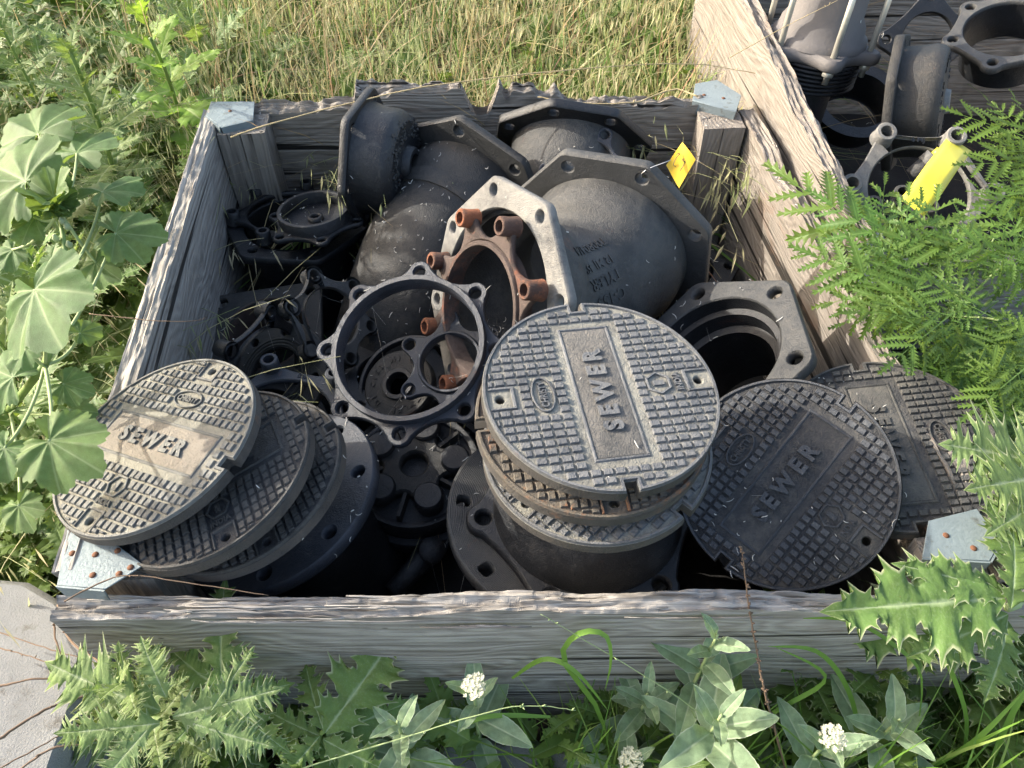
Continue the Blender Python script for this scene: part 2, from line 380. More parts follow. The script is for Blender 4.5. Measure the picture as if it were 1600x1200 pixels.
# ------------------------------------------------------------------ timber crates
def plank(p0, p1, z0, z1, th, mat, parent, name='plank', rag=.006, rag_bot=.003, prof=None, st=150, z1b=None, seed=0, mat_layers=False):
    """board from p0 to p1 (xy), z0..z1, thickness to the left of p0->p1; prof(u) lowers the top edge"""
    p0 = Vector((p0[0], p0[1], 0)); p1 = Vector((p1[0], p1[1], 0)); L = (p1 - p0).length
    nz = 10; nt_ = 9; cs = []
    ZS = [0, .12, .26, .40, .54, .67, .78, .86, .92, .965, 1]
    for i in range(nz + 1): cs.append((0, ZS[i]))
    for i in range(1, nt_ + 1): cs.append((i / nt_, 1))
    for i in range(nz - 1, -1, -1): cs.append((1, ZS[i]))
    for i in range(nt_ - 1, 0, -1): cs.append((i / nt_, 0))
    m = len(cs); vs = []; fs = []
    for k in range(st + 1):
        u = k / st; x = u * L
        zt = z1 + ((z1b - z1) * u if z1b is not None else 0)
        low = (prof(u) if prof else 0)
        for a, b in cs:
            z = z0 + (zt - z0) * b; y = th * a
            q = Vector((x * 3, a * 1.7 + seed, b * 5))
            if b > .8:
                f = ((b - .8) / .2) ** 1.3
                z -= f * low
                z += f * rag * (2.2 * noise.noise(Vector((x * 3.5, a * 2.5, seed))) + 1.7 * noise.noise(Vector((x * 6, a * 19, seed + 5))) + 1.1 * noise.noise(Vector((x * 22, a * 34, seed + 9))) + .9 * max(-.25, min(0, noise.noise(Vector((x * 45, a * 2, seed + 13))))) * 1.4)
            if b == 1: z += .8 * rag * noise.noise(Vector((x * 2.6, a * 9, seed + 20))) + .5 * rag * noise.noise(Vector((x * 11, a * 26, seed + 31)))
            if b == 1 or b == 0:
                pass
            else:
                y += (.0010 * noise.noise(Vector((x * 1.5, z * 40, seed + a * 9))) + .003 * noise.noise(q)) * (1 if a in (0, 1) else 0)
            if b == 0: z += rag_bot * noise.noise(Vector((x * 9, a * 3, seed + 3)))
            xx = x + (.006 * noise.noise(Vector((z * 60, a * 9, seed))) if k in (0, st) else 0)
            vs.append((xx, y, z))
    for k in range(st):
        for i in range(m):
            j = (i + 1) % m; fs.append((k * m + i, (k + 1) * m + i, (k + 1) * m + j, k * m + j))
    mb = MB(); mb.add(vs, fs, False)
    mb.add([vs[i] for i in range(m)], [tuple(range(m))]); mb.add([vs[st * m + i] for i in range(m)], [tuple(range(m - 1, -1, -1))])
    a = atan2((p1 - p0).y, (p1 - p0).x)
    return mb.build(name, mat, parent, W=Matrix.Translation(p0) @ Matrix.Rotation(a, 4, 'Z'))
ZR = .55
FLi = Vector((-.700, .60)); BLi = Vector((-.822, 2.02)); FRi = Vector((.800, .60)); BRi = Vector((.650, 2.06))
crate = thing('timber_crate', 'weathered grey open timber crate full of black iron pipe fittings and sewer covers', 'crate', T((0, 1.3, 0)))
# front wall: outer face towards the camera
def front_prof(u): return .007 * sin(u * 9) + .006 * sin(u * 23 + 1) + .010 * max(0, noise.noise(Vector((u * 14, 0, 9))))
plank((-.742, .538), (.87, .550), .255, ZR - .026, .037, W_FRONT, crate, rag=.0060, prof=front_prof, seed=1, st=520)
plank((-.75, .545), (.87, .557), .01, .249, .036, W_FRONT, crate, rag=.003, seed=2)
# splintered strips lying along the front board's crumbling top edge
rs = random.Random(8)
for k in range(46):
    xa = rs.uniform(-.72, .80); L_ = rs.uniform(.05, .26); yy = .540 + rs.uniform(-.006, .032); on_face = yy < .543
    zz = (rs.uniform(.490, .520) if on_face else .5255 + rs.uniform(-.003, .003)); n_ = 7; r_ = rs.uniform(.0010, .0030)
    pts = [Vector((xa + L_ * i / n_, yy + rs.uniform(-.0012, .0012) + (.0 if not on_face else -.002), zz + rs.uniform(-.0015, .0015) + (.005 * rs.random() if i in (0, n_) else 0))) for i in range(n_ + 1)]
    mb = MB(); tube(mb, pts, [r_ * (.25 + .75 * sin(pi * (i + .5) / (n_ + 1))) for i in range(n_ + 1)], 5); mb.build('splinter', W_FRONT, crate, W=Matrix.Identity(4))
# left wall (inner face faces +x)
nL = Vector(((BLi - FLi).y, -(BLi - FLi).x)).normalized() * -1
plank(FLi + nL * 0, BLi, .262, ZR + .012, .042, W_IN, crate, rag=.003, seed=3, st=200)
plank(FLi, BLi, .01, .255, .042, W_IN, crate, rag=.003, seed=4)
# right wall
plank(BRi, FRi, .258, ZR - .012, .042, W_SUN, crate, rag=.004, seed=5, st=220, z1b=ZR + .005, prof=lambda u: .03 * max(0, noise.noise(Vector((u * 7, 0, 4)))))
plank(BRi, FRi, .01, .252, .042, W_SUN, crate, rag=.003, seed=6)
# back wall with broken top
def back_prof(u):
    def st(a, b, d, e=.008): return d * max(0, min(1, (u - a) / e)) * max(0, min(1, (b - u) / e))
    d = st(-.1, .262, .050) + st(.262, .33, .012, .02) + st(.46, .535, .105, .03) + st(.535, .56, .03) + st(.60, .64, .02) + st(.64, 1.1, .046, .03) + st(.93, 1.1, .03, .02) + st(.80, .86, .012, .02)
    return d + .010 * noise.noise(Vector((u * 25, 2, 0))) + .008 * noise.noise(Vector((u * 70, 2, 0)))
plank(BLi + Vector((.0, .002)), BRi + Vector((0, .002)), .25, ZR + .052, .045, W_BACK, crate, rag=.009, prof=back_prof, seed=7, st=320)
plank(BLi + Vector((.0, .004)), BRi + Vector((0, .004)), .01, .244, .042, W_BACK, crate, rag=.003, seed=8)
# corner posts
def post(cx, cy, z0, z1, wx, wy, rot, parent, mat=W_POST, groove=True):
    mb = MB(); n = 14; cs = []
    W2, D2 = wx / 2, wy / 2
    for a, b in [(-1, -1), (-.33, -1), (-.1, -1), (-.06, -.86), (-.02, -1), (.4, -1), (1, -1), (1, 0), (1, 1), (0, 1), (-1, 1), (-1, 0)]: cs.append((a * W2, b * D2 if groove or abs(b) == 1 or b == 0 else -D2))
    m = len(cs); vs = []
    for k in range(n + 1):
        z = z0 + (z1 - z0) * k / n
        for i, (a, b) in enumerate(cs): vs.append((a + .003 * noise.noise(Vector((i, z * 6, cx))), b + .003 * noise.noise(Vector((i + 20, z * 6, cx))), z - z0 + (.008 * noise.noise(Vector((a * 40, b * 40, 1))) if k == n else 0)))
    fs = [(k * m + i, k * m + (i + 1) % m, (k + 1) * m + (i + 1) % m, (k + 1) * m + i) for k in range(n) for i in range(m)]
    mb.add(vs, fs); mb.add([vs[n * m + i] for i in range(m)], [tuple(range(m))])
    return mb.build('corner_post', mat, parent, W=T((cx, cy, z0), (0, 0, rot)))
post(BLi.x + .075, BLi.y - .052, .02, ZR - .004, .13, .10, radians(4), crate)
post(BRi.x - .060, BRi.y - .052, .02, ZR - .012, .115, .095, radians(3), crate)
post(FLi.x + .055, FLi.y + .045, .02, ZR - .03, .10, .08, 0, crate, groove=False)
post(FRi.x - .055, FRi.y + .045, .02, ZR - .03, .10, .08, 0, crate, groove=False)
# galvanised corner brackets: top gusset sheet + folded-down flanges + nails
def bracket(poly, fold_edges, z, drop, parent, label, nails, th=.003):
    t = thing('corner_bracket', label, 'bracket', T((poly[0][0], poly[0][1], z)), 'galvanised corner brackets of the crates')
    mb = MB(); plate(mb, poly, [], z, z + th, .0008)
    for (a, b, dd) in fold_edges:
        a = Vector(a); b = Vector(b); e = (b - a).normalized(); o = Vector((e.y, -e.x))
        ins = dd * .12
        q = [a + o * .001, b + o * .001, b - e * ins + o * .0015, a + e * ins + o * .0015]
        vs = [(q[0].x, q[0].y, z + th), (q[1].x, q[1].y, z + th), (q[2].x, q[2].y, z - dd), (q[3].x, q[3].y, z - dd)]
        vs += [(v[0] + o.x * th, v[1] + o.y * th, v[2]) for v in vs]
        mb.add(vs, [(0, 1, 2, 3), (7, 6, 5, 4), (0, 4, 5, 1), (1, 5, 6, 2), (2, 6, 7, 3), (3, 7, 4, 0)])
    mb.build('sheet', GALV, t, W=Matrix.Identity(4))
    nm = MB(); lathe(nm, [(0, .0025), (.0035, .0022), (.0055, .0005), (.0055, -.001)], 10)
    nme = nm.mesh('nail_head', NAILRUST)
    for x, y in nails: link('nail_head', nme, t, W=T((x, y, z + th)))
    return t
def cc(pts):
    a = sum(pts[i - 1][0] * pts[i][1] - pts[i][0] * pts[i - 1][1] for i in range(len(pts)))
    return pts if a > 0 else pts[::-1]
P2 = lambda px, py, z: tuple(at(px, py, z).xy)
zb = .562
c0, c1, c2, c3 = P2(90, 915, zb), P2(165, 922, zb), P2(226, 884, zb), P2(112, 800, zb)
bracket(cc([c0, c1, c2, c3]), [(c0, c1, .028)], zb, .03, crate, 'pale galvanised corner bracket at the front left of the crate below the sunlit sewer lid',
        [P2(114, 866, zb), P2(150, 868, zb), P2(185, 862, zb), P2(205, 888, zb), P2(146, 900, zb), P2(187, 898, zb)])
zb = .566
c0, c1, c2, c3, c4 = P2(1440, 872, zb), P2(1545, 878, zb), P2(1562, 848, zb), P2(1525, 796, zb), P2(1450, 815, zb)
bracket(cc([c0, c1, c2, c3, c4]), [(c0, c1, .03), (c1, c2, .03)], zb, .03, crate, 'galvanised corner bracket at the front right of the crate under the rear lid', [P2(1477, 838, zb), P2(1520, 858, zb)])
zb = ZR + .012
c0, c1, c2, c3, c4 = P2(345, 200, zb), P2(396, 188, zb), P2(398, 160, zb), P2(330, 160, zb), P2(322, 182, zb)
bracket(cc([c0, c1, c2, c3, c4]), [(c0, c1, .045), (c4, c0, .02)], zb, .03, crate, 'galvanised bracket capping the back left corner post of the crate', [P2(360, 175, zb)])
zb = ZR + .008
c0, c1, c2, c3, c4 = P2(1082, 158, zb), P2(1150, 176, zb), P2(1158, 150, zb), P2(1120, 126, zb), P2(1086, 132, zb)
bracket(cc([c0, c1, c2, c3, c4]), [(c0, c1, .034)], zb, .03, crate, 'blue grey galvanised bracket capping the back right corner post of the crate', [P2(1100, 150, zb), P2(1130, 155, zb)])
# pit floor
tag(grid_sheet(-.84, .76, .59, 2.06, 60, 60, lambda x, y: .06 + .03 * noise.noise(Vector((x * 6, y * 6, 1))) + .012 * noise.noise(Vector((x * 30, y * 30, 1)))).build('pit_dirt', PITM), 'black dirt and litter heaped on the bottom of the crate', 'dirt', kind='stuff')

# second crate behind on the right
crate2 = thing('timber_crate', 'tan timber crate at the upper right with couplings and rings under hemlock leaves', 'crate', T((1.4, 2.1, 0)))
A2, B2 = Vector((.80, 1.32)), Vector((.655, 2.84))
plank(B2, A2, .30, .735, .045, W_SUN, crate2, rag=.005, seed=11, st=260, z1b=.575, prof=lambda u: .02 * max(0, noise.noise(Vector((u * 9, 3, 4)))))
plank(B2, A2, .01, .29, .045, W_SUN, crate2, rag=.003, seed=12)
plank((.80, 1.345), (2.25, 1.43), .31, .56, .045, W_FRONT, crate2, rag=.003, seed=13)
plank((.80, 1.345), (2.25, 1.43), .01, .30, .045, W_FRONT, crate2, rag=.003, seed=14)
plank((.66, 2.84), (2.25, 2.90), .36, .70, .045, W_BACK, crate2, rag=.006, seed=15)
plank((.66, 2.84), (2.25, 2.90), .01, .35, .045, W_BACK, crate2, rag=.003, seed=16)
plank((2.25, 1.43), (2.25, 2.90), .31, .60, .045, W_IN, crate2, rag=.006, seed=17)
plank((2.25, 1.43), (2.25, 2.90), .01, .30, .045, W_IN, crate2, rag=.003, seed=18)
zb = .592
c0, c1, c2, c3, c4 = P2(1345, 430, zb), P2(1372, 445, zb), P2(1388, 385, zb), P2(1375, 360, zb), P2(1335, 395, zb)
bracket(cc([c0, c1, c2, c3, c4]), [(c0, c1, .02)], zb, .03, crate2, 'pale galvanised bracket on the front left corner of the upper right crate among fern leaves', [P2(1358, 410, zb)])
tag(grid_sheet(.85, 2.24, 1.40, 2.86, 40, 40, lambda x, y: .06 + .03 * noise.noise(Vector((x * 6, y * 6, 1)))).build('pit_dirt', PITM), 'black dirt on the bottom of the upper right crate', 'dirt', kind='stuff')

# ------------------------------------------------------------------ sewer lids
RL = .19
def cover_outline():
    nw, nd = .0095, .019; pts = []
    a_n = nw / RL
    for side in (0, 1):
        a0 = side * pi + a_n; a1 = (side + 1) * pi - a_n
        for i in range(49): a = a0 + (a1 - a0) * i / 48; pts.append((RL * cos(a), RL * sin(a)))
        s = -1 if side == 0 else 1
        cx = s * (RL - nd)
        pts += [(cx, -s * -nw * 1.0 * 1) if False else (cx, nw if s < 0 else -nw), (cx, -nw if s < 0 else nw)]
    return pts
CO = cover_outline()
YH = .86 * RL
def m_cover_body():
    mb = MB(); plate(mb, CO, [circ(.0075, 14, 0, YH), circ(.0075, 14, 0, -YH)], -.021, 0, .002)
    # raised rim ring
    return mb
def m_rim():
    mb = MB(); inner = inset(CO, .0065)
    for lo, hi in ((0, 1),):
        n = len(CO); o = inset(CO, .0005); vs = [(x, y, -.002) for x, y in o] + [(x, y, .0038) for x, y in inset(o, .0012)] + [(x, y, .0038) for x, y in inset(inner, -.0012)] + [(x, y, .000) for x, y in inner]
        fs = [(r * n + i, r * n + (i + 1) % n, (r + 1) * n + (i + 1) % n, (r + 1) * n + i) for r in range(3) for i in range(n)]
        mb.add(vs, fs, False)
    return mb
def m_tread(seed=1, wear=0.0):
    rr = random.Random(seed); mb = MB(); px, py = .0152, .0188
    nx = int(RL / px) + 1; ny = int(RL / py) + 1
    for i in range(-nx, nx + 1):
        for j in range(-ny, ny + 1):
            x = i * px; y = (j + .5) * py; hx, hy = px * .41, py * .435
            if sqrt((abs(x) + hx) ** 2 + (abs(y) + hy) ** 2) > RL - .0068: 
                # trimmed short block by the rim
                hy2 = sqrt(max(0, (RL - .0072) ** 2 - (abs(x) + hx) ** 2)) - (abs(y) - hy)
                if hy2 < .0045: continue
                hy2 = min(hy2 / 2, hy); y = (abs(y) - hy + hy2) * (1 if y > 0 else -1); hy = hy2
            if abs(x) < .69 * RL + .008 and abs(y) < .215 * RL + .0075: continue
            if abs(x) < .11 * RL + hx * .6 and abs(y) > .70 * RL: continue
            if ((abs(x)) / (.20 * RL)) ** 2 + ((y - .50 * RL) / (.12 * RL)) ** 2 < 1: continue
            if x * x + (y + .50 * RL) ** 2 < (.14 * RL) ** 2: continue
            if abs(x) < .12 * RL and -.72 * RL < y < -.62 * RL: continue
            if abs(abs(x) - RL) < .028 and abs(y) < .017: continue
            h = .0045 * rr.uniform(.8, 1.1) * (1 - wear * rr.random()); t = .0016
            jx, jy = rr.uniform(-.0005, .0005), rr.uniform(-.0005, .0005)
            x += jx; y += jy
            vs = [(x - hx, y - hy, -.0005), (x + hx, y - hy, -.0005), (x + hx, y + hy, -.0005), (x - hx, y + hy, -.0005)]
            tl = rr.uniform(-.0004, .0004)
            vs += [(x - hx + t, y - hy + t, h + tl), (x + hx - t, y - hy + t, h - tl), (x + hx - t, y + hy - t, h), (x - hx + t, y + hy - t, h)]
            mb.add(vs, [(4, 5, 6, 7), (0, 1, 5, 4), (1, 2, 6, 5), (2, 3, 7, 6), (3, 0, 4, 7)])
    return mb
def m_band():
    mb = MB(); L, Wd = .69 * RL, .215 * RL; t = .0035
    # raised frame round the word panel
    for a in (-1, 1):
        box(mb, -L, L, a * Wd - t, a * Wd + t, -.0005, .0020, t=.0024)
        box(mb, a * L - t, a * L + t, -Wd - t, Wd + t, -.0005, .0021, t=.0024)
    return mb
def m_pad(a):
    mb = MB()
    for _ in (0,):
        w_ = .10 * RL; y0, y1 = sorted((a * .735 * RL, a * .765 * RL))
        box(mb, -w_, w_, y0, y1, -.0005, .0038, t=.001)
        box(mb, -w_ - .003, -w_ + .001, min(a * .735 * RL, a * .95 * RL), max(a * .735 * RL, a * .95 * RL), -.0005, .0039, t=.001)
        box(mb, w_ - .002, w_ + .003, min(a * .735 * RL, a * .95 * RL), max(a * .735 * RL, a * .95 * RL), -.0005, .0039, t=.001)
    return mb
def ell(rx, ry, n=36, cx=0, cy=0): return [(cx + rx * cos(2 * pi * i / n), cy + ry * sin(2 * pi * i / n)) for i in range(n)]
T_SEWER = text_mb('S E W E R', .033, .0060, .165, .05)
T_CHR = text_mb('CHRISTY', .0125, .0042, .050, .02)
T_IND = text_mb('INDIA', .011, .0042, .036, .02)
T_ONE = text_mb('1', .018, .0040, .009, .02)
def m_logo():
    mb = MB(); cy = .50 * RL
    plate(mb, ell(.18 * RL, .10 * RL, 36, 0, cy), [ell(.165 * RL, .085 * RL, 36, 0, cy)], -.0005, .0042, .0006)
    mb.add([(x, y + cy, z) for x, y, z in T_CHR.v], T_CHR.f)
    return mb
def m_hex():
    mb = MB(); cy = -.50 * RL; r = .12 * RL
    plate(mb, [(r * cos(pi / 3 * i), cy + r * sin(pi / 3 * i)) for i in range(6)], [[(r * .82 * cos(pi / 3 * i), cy + r * .82 * sin(pi / 3 * i)) for i in range(6)]], -.0005, .0040, .0006)
    mb.add([(x, y + cy, z) for x, y, z in T_ONE.v], T_ONE.f)
    return mb
M_CB, M_RM, M_BD, M_PD, M_LG, M_HX = m_cover_body(), m_rim(), m_band(), [m_pad(-1), m_pad(1)], m_logo(), m_hex()
def m_edge():
    mb = MB(); o = inset(CO, -.0006); n = len(o); rows = [-.0205, -.0015]
    vs = [(x, y, z) for z in rows for x, y in o]
    mb.add(vs, [(i, (i + 1) % n, n + (i + 1) % n, n + i) for i in range(n)], True); return mb
M_ED = m_edge()
def lid(label, loc, eul, tm, bm, seed=1, panel=None, wear=0.0):
    t = thing('sewer_cover', label, 'sewer cover', T(loc, eul), 'round iron sewer covers in the crate')
    M_CB.build('plate', bm, t); M_RM.build('rim', tm, t); m_tread(seed, wear).build('tread', tm, t)
    M_ED.build('edge_band', IR['edge'], t)
    M_BD.build('panel_frame', tm, t); [q.build('bolt_pad', tm, t) for q in M_PD]
    T_SEWER.build('lettering', tm, t)
    M_LG.build('maker_emblem', tm, t); M_HX.build('hexagon_mark', tm, t); T_IND.build('cast_word', tm, t, L=T((0, -.67 * RL, 0)))
    if panel:
        mb = MB(); L, Wd = .67 * RL, .195 * RL
        n = 24; m = 8
        vs = []
        for j in range(m + 1):
            for i in range(n + 1):
                x = -L + 2 * L * i / n; y = -Wd + 2 * Wd * j / m
                e = min(1, min(L - abs(x), Wd - abs(y)) / .01)
                vs.append((x, y, .0006 + e * (.0014 + .0012 * noise.noise(Vector((x * 30, y * 30, seed))))))
        mb.add(vs, [(j * (n + 1) + i, j * (n + 1) + i + 1, (j + 1) * (n + 1) + i + 1, (j + 1) * (n + 1) + i) for j in range(m) for i in range(n)], True)
        mb.build('packed_sand', panel, t)
    return t
lid('grey iron sewer cover flat on top of the middle stack, sandy word panel', (.142, .808, .767), (.061, -.052, 1.750), IR['lid'], IR['lidbase'], 1, IR['sandgrey'], .35)
lid('rust stained sewer cover second from the top of the middle stack', (.130, .792, .722), (.045, .03, .141), IR['lidrust'], IR['lidrust'], 2)
lid('sewer cover third from the top of the middle stack, crossed tread showing', (.140, .776, .668), (.035, .0, -.80), IR['lid'], IR['lidbase'], 3)
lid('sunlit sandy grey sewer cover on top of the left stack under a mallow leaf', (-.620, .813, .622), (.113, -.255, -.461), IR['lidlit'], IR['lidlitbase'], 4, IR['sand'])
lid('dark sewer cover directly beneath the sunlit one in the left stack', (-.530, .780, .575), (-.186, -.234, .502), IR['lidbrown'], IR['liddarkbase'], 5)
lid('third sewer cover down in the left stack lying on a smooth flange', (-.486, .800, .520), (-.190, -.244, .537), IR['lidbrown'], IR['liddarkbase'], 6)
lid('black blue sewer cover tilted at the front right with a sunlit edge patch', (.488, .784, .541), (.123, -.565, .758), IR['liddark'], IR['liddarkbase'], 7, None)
lid('brown black sewer cover behind at the right end against the crate wall', tuple(at(1388, 690, .542)), (.13, .05, -1.532), IR['lidbrown'], IR['liddarkbase'], 8, IR['lidbrown'])

# ------------------------------------------------------------------ rings, glands, flanges
def lug_outline(n, rb, rl, rm, a0=0, seg=8, span=75, ctrl=None):
    """outline with n rounded lugs on bolt circle rb, waist radius rm between them"""
    pts = []
    for k in range(n):
        a = a0 + 2 * pi * k / n
        for i in range(seg + 1):
            b = a + radians(-span + 2 * span * i / seg)
            pts.append((rb * cos(a) + rl * cos(b), rb * sin(a) + rl * sin(b)))
        p0 = Vector(pts[-1]); an = a0 + 2 * pi * (k + 1) / n
        p2 = Vector((rb * cos(an) + rl * cos(an - radians(span)), rb * sin(an) + rl * sin(an - radians(span))))
        am = a + pi / n; md = Vector((rm * cos(am), rm * sin(am))); c = 2 * md - .5 * (p0 + p2)
        for i in range(1, seg):
            t = i / seg; q = p0 * (1 - t) ** 2 + c * 2 * t * (1 - t) + p2 * t * t; pts.append(tuple(q))
    return pts
def bolt_holes(n, rb, rh, a0=0, ns=18): return [circ(rh, ns, rb * cos(a0 + 2 * pi * k / n), rb * sin(a0 + 2 * pi * k / n)) for k in range(n)]
def m_ring(n, rb, rl, rm, ri, rh, th, a0=0, bev=.003):
    mb = MB(); plate(mb, lug_outline(n, rb, rl, rm, a0), [circ(ri, 72)] + bolt_holes(n, rb, rh, a0), -th, 0, bev); return mb
def m_lip(r0, r1, z0, z1):
    mb = MB(); b = .0015
    lathe(mb, [(r1, z0), (r1, z1 - b), (r1 - b, z1)], 72); lathe(mb, [(r1 - b, z1), (r0 + b, z1)], 72); lathe(mb, [(r0 + b, z1), (r0, z1 - b), (r0, z0)], 72); return mb
def m_boss(r, rh, z0, z1):
    mb = MB(); b = .0025
    lathe(mb, [(r * 1.12, z0), (r, z0 + (z1 - z0) * .4), (r, z1 - b), (r - b, z1)], 20); lathe(mb, [(r - b, z1), (rh, z1)], 20); lathe(mb, [(rh, z1), (rh, z0)], 20); return mb

# large ring gland, foreground left
t = thing('pipe_gland', 'large blue grey eight hole ring gland lying tilted left of the middle stack', 'gland ring', T((-.222, 1.166, .483), (-.149, -.365, 1.493)))
m_ring(8, .19, .027, .178, .168, .0135, .022).build('ring_plate', IR['blue'], t)
m_lip(.158, .171, -.022, .022).build('inner_lip', IR['blue'], t)
# rusty gland standing in front of the big elbow
t = thing('pipe_gland', 'rusty red brown gland with tall bolt bosses leaning in the mouth of the big elbow', 'gland ring', T((-.073, 1.232, .537), (-.157, -1.153, .639)))
m_ring(8, .203, .017, .156, .149, .0125, .015, bev=.004).build('ring_plate', IR['rust'], t)
m_lip(.138, .149, -.035, .006).build('inner_lip', IR['rust'], t)
bm = m_boss(.0205, .0130, -.02, .024).mesh('boss', IR['rustboss'])
for k in range(8):
    a = 2 * pi * k / 8; link('boss', bm, t, L=T((.203 * cos(a), .203 * sin(a), 0)))

# ---- big elbow
def flange_oct(n, rb, R_, ri, rh, th, a0, bev=.003):
    mb = MB(); plate(mb, lug_outline(n, rb, R_ - rb, rb * cos(pi / n) + (R_ - rb), a0, 6, 180 / n), [circ(ri, 72)] + bolt_holes(n, rb, rh, a0), -th, 0, bev); return mb
def arcpath(c1, d1, c2, d2, s1, s2, n=14):
    """straight s1 from c1 along d1, smooth bend, straight s2 into c2 (coming along d2)"""
    c1, d1, c2, d2 = Vector(c1), Vector(d1).normalized(), Vector(c2), Vector(d2).normalized()
    a = c1 + d1 * s1; b = c2 - d2 * s2; L = (b - a).length * .38; p = [c1, c1 + d1 * s1 * .35, c1 + d1 * s1 * .7]
    for i in range(n + 1):
        u = i / n; q = a * (1 - u) ** 3 + (a + d1 * L) * 3 * u * (1 - u) ** 2 + (b - d2 * L) * 3 * u * u * (1 - u) + b * u ** 3; p.append(q)
    p += [c2 - d2 * s2 * .7, c2 - d2 * s2 * .35, c2]; return p
def bell_radii(k, body, bell, nb=3, both=True):
    r = []
    for i in range(k):
        e = min(i, k - 1 - i) if both else i
        f = [1, .98, .93, .6, .25, .08][e] if e < 6 else 0
        r.append(body + (bell - body) * f)
    return r
C1 = Vector((-.046, 1.264, .536)); n1 = Vector((-.82, -.41, .41)).normalized(); C2 = Vector((.238, 1.541, .455)); n2 = Vector((.43, .9, .04)).normalized()
elb = thing('pipe_elbow', 'big black forty five degree pipe elbow with worn pale octagonal flange and cast lettering', 'pipe elbow', T(C1))
path = arcpath(C1 - n1 * .028, -n1, C2 - n2 * .005, n2, .085, .085)
mb = MB(); ro = bell_radii(len(path), .172, .206); ri_ = [x - .016 for x in ro]
sweep_shell(mb, path, ro, ri_, 72); body = mb.build('body', IR['grey'], elb, W=Matrix.Identity(4))
bvh = BVHTree.FromPolygons([Vector(v) for v in mb.v], mb.f)
flange_oct(8, .238, .268, .198, .0135, .023, 0).build('front_flange', IR['worn'], elb, W=T(C1, (1.062, -.578, -.808)))
fr = T(C2, (1.615, -.506, -.470))
mb = flange_oct(8, .238, .272, .190, .0145, .028, 0); mb.build('rear_flange', IR['grey'], elb, W=fr)
# cast lettering wrapped on the body
def wrap_text(lines, px, py, ang, size, gap, parent, mat, raise_=.003, names='cast_lettering', sx=1.0):
    d0 = ray(px, py).normalized(); camp = Vector((0, 0, CAM_Z)); hit, nr, _, _ = bvh.ray_cast(camp, d0)
    if hit is None: return
    if nr.dot(d0) > 0: nr = -nr
    u = (CR * cos(ang) + CU * sin(ang)); u = (u - nr * u.dot(nr)).normalized(); v = nr.cross(u)
    for li, s_ in enumerate(lines):
        tm = text_mb(s_, size * (.8 if li == 3 else 1), .5, None, .01)
        off = (1.5 - li) * gap; vs = []
        for x, y, z in tm.v:
            p = hit + u * x * sx + v * (y + off) + nr * .08
            h2, n2_, _, _ = bvh.ray_cast(p, -nr, .3)
            if h2 is None: h2 = hit + u * x * sx + v * (y + off)
            vs.append(h2 + nr * (raise_ if z > 0 else -.002))
        out = MB(); out.add(vs, tm.f); out.build(names, mat, parent, W=Matrix.Identity(4))
wrap_text(['C-153', 'TYLER', "12 MJ 45'", 'T00804 L A'], 940, 425, radians(208), .025, .040, elb, IR['grey'])

# yellow tag wired to the rear flange
tg = thing('yellow_tag', 'yellow diamond tag with handwritten mark wired to the big elbow flange', 'tag', T(atd(1066, 256, 1.72)))
dep = 1.72; q = [atd(1066, 222, dep), atd(1087, 249, dep - .01), atd(1061, 294, dep + .01), atd(1041, 258, dep + .005)]
mb = MB(); nrm = (q[1] - q[0]).cross(q[3] - q[0]).normalized(); nrm = nrm if nrm.dot(CF) < 0 else -nrm
N_ = 8; vs = []
for j in range(N_ + 1):
    for i in range(N_ + 1):
        u, v = i / N_, j / N_
        p = q[0] * (1 - u) * (1 - v) + q[1] * u * (1 - v) + q[2] * u * v + q[3] * (1 - u) * v
        vs.append(p + nrm * .004 * sin(pi * u) * cos(pi * v))
mb.add(vs, [(j * 9 + i, j * 9 + i + 1, (j + 1) * 9 + i + 1, (j + 1) * 9 + i) for j in range(8) for i in range(8)], True)
mb.add([v - nrm * .0006 for v in vs], [(j * 9 + i, (j + 1) * 9 + i, (j + 1) * 9 + i + 1, j * 9 + i + 1) for j in range(8) for i in range(8)], True)
mb.build('tag_sheet', YEL, tg, W=Matrix.Identity(4))
def stroke(mb, pix, dep, r=.0007, lift=.0055):
    tube(mb, [atd(x, y, dep) + nrm * lift for x, y in pix], r, 5)
mb = MB(); stroke(mb, [(1062, 240), (1061, 243), (1057, 248), (1054, 253), (1052, 259), (1056, 262)], 1.72); stroke(mb, [(1066, 251), (1069, 254), (1072, 252), (1070, 249), (1066, 251)], 1.722); stroke(mb, [(1071, 252), (1068, 260), (1063, 268)], 1.722); stroke(mb, [(1057, 243), (1060, 241), (1063, 243)], 1.72)
mb.build('handwriting', INK, tg, W=Matrix.Identity(4))
mb = MB(); tube(mb, [atd(1003, 280, 1.76), atd(1002, 272, 1.745), atd(1010, 265, 1.74), atd(1022, 260, 1.735), atd(1036, 255, 1.725), atd(1048, 250, 1.72)], .0011, 6); mb.build('wire', WIRE, tg, W=Matrix.Identity(4))

